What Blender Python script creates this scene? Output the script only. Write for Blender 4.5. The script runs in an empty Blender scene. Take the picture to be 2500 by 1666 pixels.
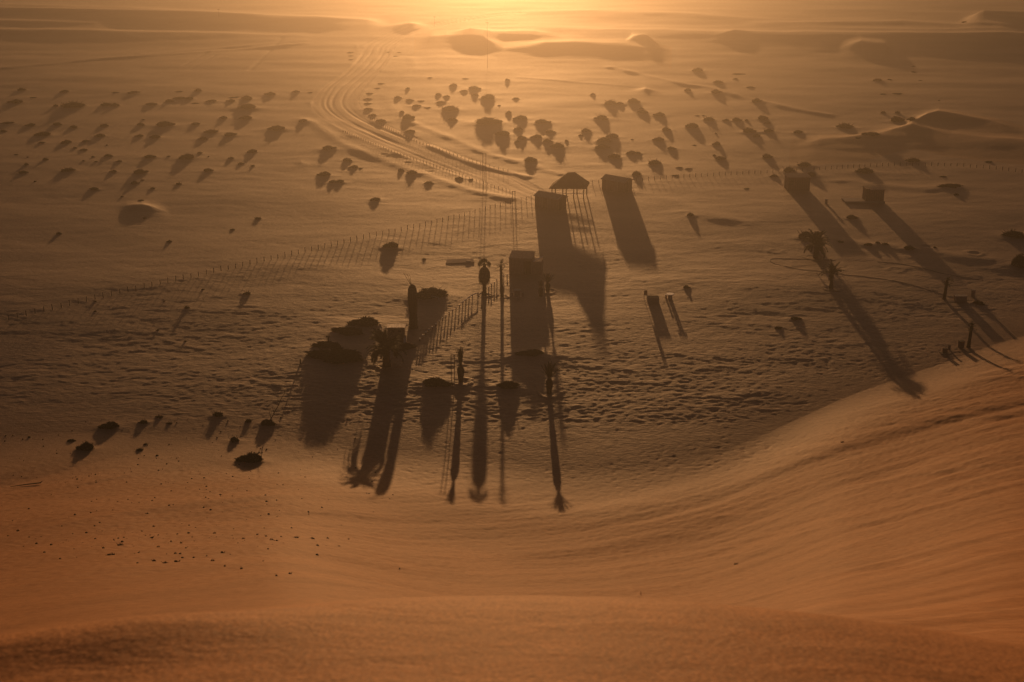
# sunset desert: dune foot, palms, huts and scattered shrubs, seen from a dune crest
HAZE_COL = (1.0, .94, .87, 1); HAZE_D = 3.5e-4; HAZE_G = .92
SKY_AIR, SKY_DUST, SKY_OZ, SKY_STR, SKY_TINT = .7, 9.0, 1.0, .072, (1.0, .87, .95, 1)
SUN_STR, SUN_COL = 5.0, (1.0, .50, .185)
EXPO = -0.47; DENOISE = True
import bpy, math, random
import numpy as np
from mathutils import Vector, Matrix

random.seed(7)
rng = np.random.default_rng(11)
S = bpy.context.scene
C = S.collection
R = math.radians

# ------------------------------------------------------------------ camera maths
EYE = 62.0                      # eye height above the plain
PITCH = R(19.4)
F = 3500.0                      # focal length in photo pixels (a 50 mm lens)
SUN_AZ, SUN_EL = R(-0.5), R(3.3)
CP, SP = math.cos(PITCH), math.sin(PITCH)

def ray(px, py):
    u = (np.asarray(px, float) - 1250.0) / F
    v = (833.0 - np.asarray(py, float)) / F
    return u, CP + SP * v, -SP + CP * v

# ------------------------------------------------------------------ noise
def _hash(ix, iy, seed):
    h = (ix.astype(np.int64) * 374761393 + iy.astype(np.int64) * 668265263 + seed * 974634777) & 0xFFFFFFFF
    h = ((h ^ (h >> 13)) * 1274126177) & 0xFFFFFFFF
    h = (h ^ (h >> 16)) & 0xFFFF
    return h.astype(np.float32) * (2 * math.pi / 65536.0)

def pn(x, y, seed=0):
    x = np.asarray(x, np.float64); y = np.asarray(y, np.float64)
    ix = np.floor(x); iy = np.floor(y)
    fx = (x - ix).astype(np.float32); fy = (y - iy).astype(np.float32)
    ix = ix.astype(np.int64); iy = iy.astype(np.int64)
    ux = fx * fx * fx * (fx * (fx * 6 - 15) + 10)
    uy = fy * fy * fy * (fy * (fy * 6 - 15) + 10)
    def g(dx, dy):
        a = _hash(ix + dx, iy + dy, seed)
        return np.cos(a) * (fx - dx) + np.sin(a) * (fy - dy)
    a = g(0, 0); b = g(1, 0); c = g(0, 1); d = g(1, 1)
    return (a + (b - a) * ux) * (1 - uy) + (c + (d - c) * ux) * uy

def sst(a, b, x):
    t = np.clip((x - a) / (b - a), 0, 1)
    return t * t * (3 - 2 * t)

# ------------------------------------------------------------------ big dune under the camera
AZ_T = np.array([-180, -60, -24, -20, -14, -8, -3, 0, 4, 8, 12, 16, 20, 24, 60, 180.0])
D_T = np.array([162, 162, 158, 157, 152, 146, 141, 139, 137, 141, 153, 170, 189, 205, 210, 160.0])
R0, S0, H0, SMAX = 7.2, 0.34, 60.4, 0.597     # a flatter lip right in front of the camera
_az = np.arange(-180, 180.01, .25)
def _smooth_table(v, sig=2.2):
    t = np.interp(_az, AZ_T, v); k = np.exp(-(np.arange(-40, 41) * .25 / sig) ** 2 / 2); k /= k.sum()
    return np.convolve(np.pad(t, 40, 'edge'), k, 'valid')
D_S = _smooth_table(D_T)

def dune_h(x, y):
    r = np.hypot(x, y)
    az = np.degrees(np.arctan2(x, y))
    D = np.interp(az, _az, D_S)
    D = D + 3.0 * pn(az * 0.16, 0 * az + 3.1, 5)
    mean = (H0 - S0 * R0) / (D - R0)
    CF = 0.10 * sst(7, 15, az) + 0.02 * sst(-4, -14, az) + .012
    q = np.clip((mean / SMAX - CF) / (1 - CF), .2, .9); k = q / (1 - q)      # steeper top, gentler foot
    smax = mean / ((1 - CF) * k / (k + 1) + CF)
    u = np.clip((r - R0) / (D - R0), 0, 1)
    face = H0 - S0 * R0 - smax * (D - R0) * (u - (1 - CF) * u ** (k + 1) / (k + 1))
    # rounded lip
    ra, rb = R0 - 1.0, R0 + 1.0
    t = np.clip((r - ra) / (rb - ra), 0, 1)
    blend = H0 - S0 * r - (smax - S0) * (rb - ra) * (t ** 3 - t ** 4 / 2)
    endv = H0 - S0 * rb - (smax - S0) * (rb - ra) * 0.5
    ub = 1.0 / (D - R0)
    fb = H0 - S0 * R0 - smax * (D - R0) * (ub - (1 - CF) * ub ** (k + 1) / (k + 1))
    blend = blend + t * t * (3 - 2 * t) * (fb - endv)
    out = np.where(r < ra, H0 - S0 * r, np.where(r > rb, face, blend))
    return np.maximum(out, 0), D, r, az

# ------------------------------------------------------------------ plain: ridges, banks, pits
def pix_ground(px, py):          # pixel on the flat plain
    u, f, z = ray(px, py)
    t = EYE / -z
    return np.stack([u * t, f * t], -1)

def band(pts):                   # crest given as photo points -> (az, r)
    p = pix_ground([q[0] for q in pts], [q[1] for q in pts])
    return np.degrees(np.arctan2(p[:, 0], p[:, 1])), np.hypot(p[:, 0], p[:, 1])

# crest points (photo px), heights, near width, far width
RIDGES = [
 ([(1930,360),(2000,348),(2060,344),(2130,338),(2190,324),(2225,317),(2270,322),(2320,333),(2400,342),(2500,352),(2700,370)],
  [0.05,0.5,0.65,0.75,0.95,1.05,0.75,0.5,0.7,0.9,1.0], 15.0, 5.5),
 ([(2190,325),(2225,306),(2262,290),(2290,283),(2350,291),(2430,305),(2500,325)],
  [0.2,0.8,1.2,1.3,.95,0.6,0.2], 7.5, 6.0),
 ([(1010,105),(1050,96),(1090,95),(1130,99),(1180,103),(1230,124),(1290,121),(1330,116),(1400,115),(1450,117),(1520,119),(1580,128),(1640,140)],
  [0.12,.9,1.2,1.0,1.45,0.75,1.15,1.5,1.7,1.6,1.45,.8,0.1], 17.0, 15.0),
 ([(1080,91),(1150,86),(1200,88),(1300,88),(1380,91)], [0.1,1.8,1.2,1.4,0.1], 14.0, 9.0),
 ([(1520,112),(1545,101),(1580,106),(1640,132)], [0.3,2.2,2.0,0.1], 9.0, 7.0),
 ([(280,516),(310,508),(350,508),(400,515),(420,522)], [0.05,0.6,0.7,0.35,0.0], 4.0, 3.0),
 ([(1535,221),(1575,221),(1625,227)], [0.1,0.8,0.1], 5.0, 4.0),
 ([(712,402),(735,398),(765,402)], [0.05,0.5,0.05], 2.5, 2.5),
 ([(2030,124),(2100,120),(2160,124),(2200,135)], [0.0,1.6,1.6,0.0], 14.0, 9.0),
 ([(2330,56),(2400,48),(2470,49),(2600,52)], [0.0,3.4,3.2,3.2], 25.0, 12.0),
 # long low swells near the top of the photo
 ([(-200,20),(0,22),(300,30),(500,40),(700,47)], [1.6,1.6,1.3,0.8,0.0], 14.0, 14.0),
 ([(-200,32),(0,34),(300,42),(600,50),(800,56),(950,60)], [2.0,2.0,2.2,2.2,1.8,1.0], 20.0, 14.0),
 ([(-200,58),(0,60),(230,64),(300,66)], [1.2,1.2,0.9,0.0], 12.0, 10.0),
 ([(-200,78),(0,80),(300,86),(600,89),(780,92)], [1.2,1.2,1.2,0.8,0.1], 12.0, 9.0),
 ([(1080,70),(1300,73),(1500,80),(1700,87),(1900,92),(2100,97),(2300,101),(2500,102),(2700,104)],
  [0.1,0.7,1.2,1.6,2.0,2.3,2.6,2.8,2.8], 22.0, 12.0),
 ([(1250,25),(1450,33),(1700,42),(1950,56)], [0.2,1.0,1.0,0.1], 16.0, 14.0),
 ([(1800,60),(2000,64),(2200,60),(2350,70),(2500,76)], [0.2,1.3,1.4,1.2,1.0], 14.0, 12.0),
 ([(1900,74),(2200,82),(2500,88)], [0.2,0.9,0.9], 10.0, 9.0),
 ([(900,74),(1000,66),(1060,62)], [0.0,1.4,0.4], 12.0, 9.0),
 ([(1720,100),(1790,92),(1850,90)], [0.0,0.8,0.0], 8.0, 6.0),
]
RIDGES = [(band(p), np.array(h, float), a, b) for p, h, a, b in RIDGES]

# banks and tracks: polylines in photo px, height (m), half width (m)
BANKS = [
 ([(735,292),(770,306),(834,350),(890,374),(951,397),(1033,425),(1118,457),(1180,474),(1240,487)], 0.19, 1.6),
 ([(1000,300),(1050,320),(1100,339),(1150,360),(1189,376),(1260,394),(1366,424)], 0.15, 1.5),
 ([(1048,358),(1110,383),(1170,403),(1240,420),(1290,432)], 0.16, 1.1),
 ([(0,168),(120,157),(248,144),(420,132),(600,120),(745,108)], 0.20, 1.6),
 ([(350,133),(500,120),(745,102)], 0.15, 1.5),
 ([(1490,165),(1560,180),(1667,206),(1731,216),(1827,243),(1880,254),(1950,270),(2022,281)], 0.22, 1.6),
 ([(1270,190),(1380,199),(1480,206),(1560,212)], 0.10, 1.2),
 ([(1990,572),(2040,585),(2100,594),(2170,603),(2260,612),(2305,620),(2380,628),(2447,630)], 0.10, 1.8),
 ([(448,160),(505,128)], -0.12, 0.8),
 ([(462,170),(525,135)], -0.12, 0.8),
 ([(610,170),(690,95)], -0.12, 0.8),
 ([(757,252),(790,285),(834,319),(890,345),(958,372),(1061,408),(1153,440),(1250,470)], 0.045, 0.7),
 ([(757,252),(800,225),(834,200),(857,172),(872,135),(868,110)], 0.05, 0.8),
 ([(1181,404),(1096,376),(1018,349),(960,322),(923,305),(890,282),(873,258),(876,240),(905,205),(935,165),(960,120),(985,98),(1047,67)], 0.05, 0.8),
 ([(1000,140),(1010,165),(960,215),(945,240),(970,275),(1010,304)], 0.08, 1.6),
 ([(1540,468),(1620,488),(1700,510),(1790,540)], 0.07, 1.8),
 ([(1670,520),(1750,535),(1830,545)], 0.08, 1.8),
 ([(2060,440),(2160,452),(2260,462)], 0.15, 2.2),
]
ROAD_PX = [(1345,495),(1270,465),(1206,432),(1121,402),(1009,362),(900,316),(845,285),(818,254),(838,215),(888,172),(917,135),(930,110),(975,86),(1060,62),(1150,45),(1260,32)]
ROAD_HW = np.array([3.0,4.0,4.8,5.0,5.2,5.4,5.8,5.8,5.4,5.0,4.8,4.8,4.6,4.4,4.2,4.2])

def smooth_line(p, n=5):
    p = np.asarray(p, float)
    out = []
    for i in range(len(p) - 1):
        p0 = p[max(i - 1, 0)]; p1 = p[i]; p2 = p[i + 1]; p3 = p[min(i + 2, len(p) - 1)]
        for j in range(n):
            t = j / n
            out.append(0.5 * ((2 * p1) + (-p0 + p2) * t + (2 * p0 - 5 * p1 + 4 * p2 - p3) * t * t + (-p0 + 3 * p1 - 3 * p2 + p3) * t ** 3))
    out.append(p[-1])
    return np.array(out)

def g_line(px):
    p = smooth_line(px, 4)
    return pix_ground(p[:, 0], p[:, 1])

BANK_W = [(g_line(p), h, w) for p, h, w in BANKS]
ROAD_W = g_line(ROAD_PX)
_rw = smooth_line(np.stack([ROAD_HW, ROAD_HW], 1), 4)[:, 0]

def line_dist(x, y, P, reach, extra=None):
    """signed distance to a polyline (far value where out of reach) and interpolated extra"""
    shp = np.shape(x); x = np.ravel(x); y = np.ravel(y)
    best = np.full(x.shape, 1e9); sgn = np.ones(x.shape); ex = np.zeros(x.shape); along = np.zeros(x.shape)
    lo = P.min(0) - reach; hi = P.max(0) + reach
    idx = np.nonzero((x > lo[0]) & (x < hi[0]) & (y > lo[1]) & (y < hi[1]))[0]
    if len(idx):
        X = x[idx]; Y = y[idx]
        b = np.full(X.shape, 1e9); s = np.ones(X.shape); e = np.zeros(X.shape); al = np.zeros(X.shape)
        L = 0.0
        for i in range(len(P) - 1):
            a = P[i]; d = P[i + 1] - a; l2 = d @ d + 1e-9; ln = math.sqrt(l2)
            t = np.clip(((X - a[0]) * d[0] + (Y - a[1]) * d[1]) / l2, 0, 1)
            dx = X - a[0] - t * d[0]; dy = Y - a[1] - t * d[1]
            q = np.hypot(dx, dy); m = q < b
            b[m] = q[m]; s[m] = np.sign(dx * d[1] - dy * d[0])[m]
            al[m] = (L + t * ln)[m]
            if extra is not None:
                e[m] = (extra[i] + (extra[i + 1] - extra[i]) * t)[m]
            L += ln
        best[idx] = b; sgn[idx] = s; ex[idx] = e; along[idx] = al
    return best.reshape(shp), sgn.reshape(shp), ex.reshape(shp), along.reshape(shp)

# pits with a raised rim: px, py, radius m, rim height
PITS = [(882,358,1.1,.16),(935,378,1.1,.2),(995,397,1.2,.2),(1050,418,1.35,.22),(846,335,.9,.14),(795,322,.8,.12),(780,303,.8,.12),
        (2379,617,1.25,.26),(2262,603,1.1,.16),(1894,612,1.1,.12),(2188,657,1.2,.12)]
GROOVES = []                     # drag marks on the dune face
HUMMOCKS = []                    # x, y, radius, height, filled in by the shrubs

def lod(lam, r):
    dr = np.where(r < 150, 0.35, r * r / EYE * 0.00062)
    return np.clip(lam / (2.2 * dr) - 0.35, 0.0, 1.0)

def terrain(x, y, fine=True):
    x = np.asarray(x, float); y = np.asarray(y, float)
    dh, D, r, az = dune_h(x, y)
    u = r / D
    plain = sst(0.97, 1.12, u)
    duney = 1 - sst(0.90, 1.02, u)
    # shallow trough before the dune foot
    z = dh - 0.62 * sst(1.38, 1.0, u) * sst(0.86, 1.0, u)
    # a steeper lit shoulder low on the left of the big dune
    z = z + 2.6 * sst(141, 112, r) * sst(35, 85, r) * sst(-1, -11, az) * sst(-40, -28, az)
    # low swells
    z = z + plain * (0.35 * pn(x / 44, y / 38, 21) + 0.16 * pn(x / 19, y / 13, 22))
    for (a, rc), hh, wn, wf in RIDGES:
        m = (az > a[0] - 1) & (az < a[-1] + 1)
        if not np.any(m): continue
        c = np.interp(az, a, rc); h = np.interp(az, a, hh)
        h = h * sst(a[0] - .1, a[0] + .9, az) * sst(a[-1] + .1, a[-1] - .9, az)
        d = r - c
        if wn > 9: d = d + 1.5 * pn(az * 1.1, r * 0.01, 33)
        dd = np.where(d < 0, -d / wn, d / wf)
        # the sun side falls off steadily, the lee side hollow
        z = z + np.where(m, h * np.exp(-np.abs(dd) ** np.where(d < 0, 1.5, 1.35)), 0)
    rough = plain.copy()
    rd, sg, hw, al = line_dist(x, y, ROAD_W, 14, _rw)
    onroad = 1 - sst(0.92, 1.08, rd / np.maximum(hw, .1))
    rough = rough * (1 - 0.75 * onroad)
    off = sg * rd
    z = z + onroad * (-0.06 - (1 + 1.3 * sst(250, 420, r)) * (0.6 + 1.3 * pn(al / 26, off / 1.6, 45)) * (0.075 * np.exp(-((np.abs(off - 0.5 * np.sin(al * .031)) - 1.9) / .35) ** 2) + 0.07 * np.exp(-((off + .9 * np.sin(al * .017)) / .5) ** 2) + 0.055 * np.exp(-((off - 3.3 + .4 * np.sin(al * .023)) / .4) ** 2) + 0.055 * np.exp(-((off + 3.5 - .5 * np.sin(al * .027)) / .4) ** 2)))
    for P, h, w in BANK_W:
        d, s, e, al = line_dist(x, y, P, w * 4)
        n = 1.0 + 0.35 * pn(al / 9 + h * 13, al * 0 + w, 44)
        z = z + h * n * np.exp(-(d / w) ** 2)
    for px, py, rad, rim in PITS:
        c = pix_ground(px, py)
        q = np.hypot(x - c[0], (y - c[1]))
        q = q / rad * (1 + .16 * pn((x - c[0]) / rad * .9 + px, (y - c[1]) / rad * .9, 55))
        m = q < 3
        z = z + np.where(m, rim * .28 * (np.exp(-((q - 1) / .36) ** 2) - 0.8 * np.exp(-(q / .75) ** 4)), 0)
    if HUMMOCKS:
        for hx, hy, hr, hh in HUMMOCKS:
            m = (np.abs(x - hx) < hr * 4) & (np.abs(y - hy) < hr * 3)
            if np.any(m):
                qx = (x[m] - hx) / (hr * 1.5) if x.ndim else (x - hx) / (hr * 1.5)
                qy = (y[m] - hy) / (hr * 0.9) if x.ndim else (y - hy) / (hr * 0.9)
                v = hh * np.exp(-(qx * qx + qy * qy))
                if x.ndim: z[m] = z[m] + v
                else: z = z + v
    if fine:
        wx = x + 2.2 * pn(x / 13, y / 13, 8); wy = y + 1.6 * pn(x / 9, y / 9, 9)
        big = 0.75 + 0.5 * pn(x / 60, y / 50, 66)
        z = z + rough * big * (0.075 * lod(5, r) * pn(wx / 9, wy / 4.6, 1)
                         + 0.048 * lod(2.4, r) * pn(wx / 4.6, wy / 2.0, 2)
                         + 0.070 * lod(1.1, r) * pn(wx / 2.3, wy / .95, 3) * (.55 + .9 * pn(x / 14, y / 10, 67))
                         + 0.085 * lod(.6, r) * pn(x / 1.0, y / .55, 4))
        # far plain keeps streaks of a length the eye can see
        z = z + rough * 0.16 * sst(240, 420, r) * pn(wx / 26, wy / 9, 12)
        # footprints and trampled sand along the dune foot
        tr = sst(0.86, 0.96, u) * sst(1.32, 1.12, u) * sst(-14, -6, az)
        tr = tr * np.clip(0.45 + 1.1 * pn(x / 16, y / 11, 61), 0, 1)
        f1 = pn(x / .85, y / .62, 51); f2 = pn(x / 1.5, y / 1.1, 52)
        z = z - tr * (0.13 * np.maximum(f1 - .12, 0) + 0.11 * np.maximum(f2 - .22, 0))
        wild = sst(0.76, 0.9, u) * sst(1.12, 1.0, u)
        z = z - wild * 0.10 * np.maximum(pn(x / .8, y / .6, 53) - .33, 0) * (0.5 + pn(x / 14, y / 14, 54))
        # dune face: sand tongues and drag marks that run along the face, small ripples lower down
        th = az * R(1) * 90.0
        fm = sst(0.05, 0.14, u) * sst(1.0, 0.86, u)
        warp = 2.0 * pn(az / 7, r / 40, 70)
        q = r * (1 - 0.012 * az) + warp
        z = z + fm * (0.30 * pn(th / 34 + r * .01, q / 9, 71) + 0.11 * pn(th / 22 + r * .03, q / 3.2, 72)
                      + 0.045 * lod(1.6, r) * pn(th / 12 + r * .05, q / 1.3, 73))
        right = sst(2, 9, az)
        z = z + fm * right * ((0.22 * pn(th / 26 - r * .10, q / 2.6, 74) + 0.16 * pn(th / 6 - r * .16, (r + th * .5) / 3.0, 75) + .06 * pn(th / 9 - r * .2, (r + th * .35) / 1.3, 77)) * np.clip(.45 + 1.5 * pn(x / 15, y / 19, 85), .08, 1.3))
        z = z + fm * sst(0.30, 0.6, u) * (0.045 * pn(x / .62, y / .55, 76) + .03 * pn(x / 1.5, y / 1.0, 84))
        for P, w, h in GROOVES:
            gd, gs, ge, ga = line_dist(x, y, P, w * 4)
            z = z - h * (1 + .5 * pn(ga / (w * 22), ga * 0 + w, 79)) * np.exp(-(gd / w) ** 2)
            z = z + h * .5 * np.exp(-((gd * gs - w * 1.8) / w) ** 2)
        # lip in front of the camera: soft hollows
        nm = sst(9.5, 7.5, r)
        z = z + nm * (0.008 * pn(x / 2.6, y / 0.9, 81) + 0.003 * pn(x / .3, y / .26, 82))
        z = z + nm * 0.12 * np.exp(-((y - 6.5 - .06 * x) / .55) ** 2) * sst(-.5, -2.0, x)
    return z

def place(px, py):
    """world points where photo pixels meet the ground"""
    px = np.atleast_1d(np.asarray(px, float)); py = np.atleast_1d(np.asarray(py, float))
    u, f, dz = ray(px, py)
    t0 = EYE / -dz
    out = np.zeros((len(px), 3))
    k = np.linspace(0.04, 1.04, 500)
    T = t0[:, None] * k[None, :]
    X = u[:, None] * T; Y = f[:, None] * T; Z = EYE + dz[:, None] * T
    H = terrain(X, Y, False)
    below = Z < H
    i = np.argmax(below, 1); i = np.maximum(i, 1)
    ar = np.arange(len(px))
    a = Z[ar, i - 1] - H[ar, i - 1]; b = Z[ar, i] - H[ar, i]
    w = np.clip(a / (a - b + 1e-9), 0, 1)
    t = T[ar, i - 1] + (T[ar, i] - T[ar, i - 1]) * w
    out[:, 0] = u * t; out[:, 1] = f * t
    out[:, 2] = terrain(out[:, 0], out[:, 1])
    return out

def scale_at(p):                 # photo pixels per metre at a world point
    d = CP * p[1] - SP * (p[2] - EYE)
    return F / d

for _p, _w in (([(1640,1514),(1900,1529),(2200,1540),(2510,1537)], 6), ([(1640,1521),(1900,1539),(2100,1550),(2510,1553)], 6), ([(1660,1530),(1900,1550),(2200,1566),(2510,1573)], 7), ([(1500,1488),(1750,1505),(1960,1512)], 4),
                ([(834,1481),(1000,1497),(1250,1514),(1400,1527)], 5), ([(870,1500),(1100,1512),(1330,1524)], 4)):
    _q = smooth_line(_p, 4); _g = place(_q[:, 0], _q[:, 1])
    _r = np.hypot(_g[:, 0], _g[:, 1])
    if _r.max() < 1.6 * _r.min():
        _m = float(_r.mean()); GROOVES.append((_g[:, :2].copy(), .0009 * _w * _m, (.00016 if _m < 10 else .0003) * _w * _m))

# ------------------------------------------------------------------ mesh building
class MB:
    def __init__(s): s.v = []; s.f = []
    def quad(s, a, b, c, d):
        n = len(s.v); s.v += [tuple(a), tuple(b), tuple(c), tuple(d)]; s.f.append((n, n + 1, n + 2, n + 3))
    def tri(s, a, b, c):
        n = len(s.v); s.v += [tuple(a), tuple(b), tuple(c)]; s.f.append((n, n + 1, n + 2))
    def box(s, x0, x1, y0, y1, z0, z1, M=None):
        n = len(s.v)
        p = [(x0,y0,z0),(x1,y0,z0),(x1,y1,z0),(x0,y1,z0),(x0,y0,z1),(x1,y0,z1),(x1,y1,z1),(x0,y1,z1)]
        if M is not None: p = [tuple(M @ Vector(q)) for q in p]
        s.v += p
        for f in ((3,2,1,0),(4,5,6,7),(0,1,5,4),(1,2,6,5),(2,3,7,6),(3,0,4,7)): s.f.append(tuple(n + i for i in f))
    def tube(s, pts, rad, seg=8, cap=True):
        pts = [Vector(p) for p in pts]
        if not hasattr(rad, '__len__'): rad = [rad] * len(pts)
        n0 = len(s.v)
        for i, p in enumerate(pts):
            t = (pts[min(i + 1, len(pts) - 1)] - pts[max(i - 1, 0)]).normalized()
            a = t.orthogonal().normalized() if abs(t.z) < .9 else Vector((1, 0, 0))
            a = (a - t * a.dot(t)).normalized(); b = t.cross(a)
            for k in range(seg):
                th = 2 * math.pi * k / seg
                s.v.append(tuple(p + (a * math.cos(th) + b * math.sin(th)) * rad[i]))
        for i in range(len(pts) - 1):
            for k in range(seg):
                k2 = (k + 1) % seg; q = n0 + i * seg
                s.f.append((q + k, q + k2, q + seg + k2, q + seg + k))
        if cap:
            s.f.append(tuple(n0 + k for k in reversed(range(seg))))
            q = n0 + (len(pts) - 1) * seg
            s.f.append(tuple(q + k for k in range(seg)))
    def lathe(s, prof, seg=14, x=0, y=0, jit=0):
        n0 = len(s.v)
        for r, z in prof:
            for k in range(seg):
                th = 2 * math.pi * k / seg; rr = r * (1 + jit * (random.random() - .5))
                s.v.append((x + rr * math.cos(th), y + rr * math.sin(th), z))
        for i in range(len(prof) - 1):
            for k in range(seg):
                k2 = (k + 1) % seg; q = n0 + i * seg
                s.f.append((q + k, q + k2, q + seg + k2, q + seg + k))
        s.f.append(tuple(n0 + k for k in reversed(range(seg))))
        q = n0 + (len(prof) - 1) * seg
        s.f.append(tuple(q + k for k in range(seg)))
    def mesh(s, name, mat, smooth=False):
        me = bpy.data.meshes.new(name); me.from_pydata(s.v, [], s.f); me.update()
        if mat: me.materials.append(mat)
        if smooth: me.polygons.foreach_set('use_smooth', [True] * len(me.polygons))
        return me
    def build(s, name, mat, parent=None, smooth=False):
        o = bpy.data.objects.new(name, s.mesh(name, mat, smooth)); C.objects.link(o)
        if parent: o.parent = parent
        return o

def tag(o, label, cat, group=None):
    o['label'] = label; o['category'] = cat
    if group: o['group'] = group
    return o
def struct(o, kind='structure'):
    o['kind'] = kind; return o
def thing(name, label, cat, loc, rz=0, group=None):
    o = bpy.data.objects.new(name, None); C.objects.link(o)
    o.location = loc; o.rotation_euler = (0, 0, rz); o.empty_display_size = .2
    return tag(o, label, cat, group)

# ------------------------------------------------------------------ materials
def mat(name, col, rough=.85, var=.25, scale=3.0, bump=.0, spec=.2, metal=0, trans=0):
    m = bpy.data.materials.new(name); m.use_nodes = True
    nt = m.node_tree; b = nt.nodes['Principled BSDF']
    tc = nt.nodes.new('ShaderNodeTexCoord')
    n = nt.nodes.new('ShaderNodeTexNoise'); n.inputs['Scale'].default_value = scale; n.inputs['Detail'].default_value = 6
    r = nt.nodes.new('ShaderNodeValToRGB')
    r.color_ramp.elements[0].position = .3; r.color_ramp.elements[1].position = .72
    r.color_ramp.elements[0].color = (*[c * (1 - var) for c in col], 1)
    r.color_ramp.elements[1].color = (*[min(1, c * (1 + var)) for c in col], 1)
    nt.links.new(tc.outputs['Object'], n.inputs['Vector'])
    nt.links.new(n.outputs['Fac'], r.inputs['Fac']); nt.links.new(r.outputs['Color'], b.inputs['Base Color'])
    b.inputs['Roughness'].default_value = rough; b.inputs['Specular IOR Level'].default_value = spec
    b.inputs['Metallic'].default_value = metal
    if bump:
        bp = nt.nodes.new('ShaderNodeBump'); bp.inputs['Strength'].default_value = bump; bp.inputs['Distance'].default_value = .03
        nt.links.new(n.outputs['Fac'], bp.inputs['Height']); nt.links.new(bp.outputs['Normal'], b.inputs['Normal'])
    return m

M_SHRUB = mat('shrub_leaves', (.030, .023, .014), 1, .5, 9, 0, 0)
M_DRY = mat('dry_twigs', (.055, .038, .024), .9, .4, 9)
M_TRUNK = mat('palm_bark', (.055, .036, .024), .95, .45, 7, .8)
M_FROND = mat('palm_fronds', (.040, .036, .016), .8, .4, 5, 0, .04)
M_SKIRT = mat('dead_fronds', (.065, .042, .025), .9, .4, 8)
M_WALL = mat('plastered_wall', (.29, .20, .14), .92, .15, 2.2, .3)
M_WALL2 = mat('timber_boards', (.17, .11, .075), .9, .3, 6, .4)
M_ROOF = mat('roof_sheet', (.30, .23, .17), 1, .25, 5, .2, 0)
M_THATCH = mat('thatch', (.11, .07, .042), .95, .4, 14, .8)
M_POST = mat('weathered_post', (.10, .068, .045), .9, .3, 8)
M_WIRE = mat('fence_wire', (.20, .16, .13), .5, .2, 8, 0, .5, .6)
M_PALE = mat('pale_paint', (.62, .52, .40), .6, .12, 6, 0, .4)
M_SLAB = mat('sandy_concrete', (.40, .29, .20), .9, .15, 3, .2, .1)
M_CONC = mat('concrete', (.30, .225, .165), .8, .18, 4, .2, .3)
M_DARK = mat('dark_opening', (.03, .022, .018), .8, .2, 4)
M_METAL = mat('corrugated_metal', (.72, .62, .50), .42, .12, 5, 0, .9)
M_GLOSS = mat('worn_white_enamel', (.78, .69, .55), .42, .08, 5, 0, .9)
M_HOSE = mat('black_hose', (.035, .03, .028), .6, .2, 5)

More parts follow.
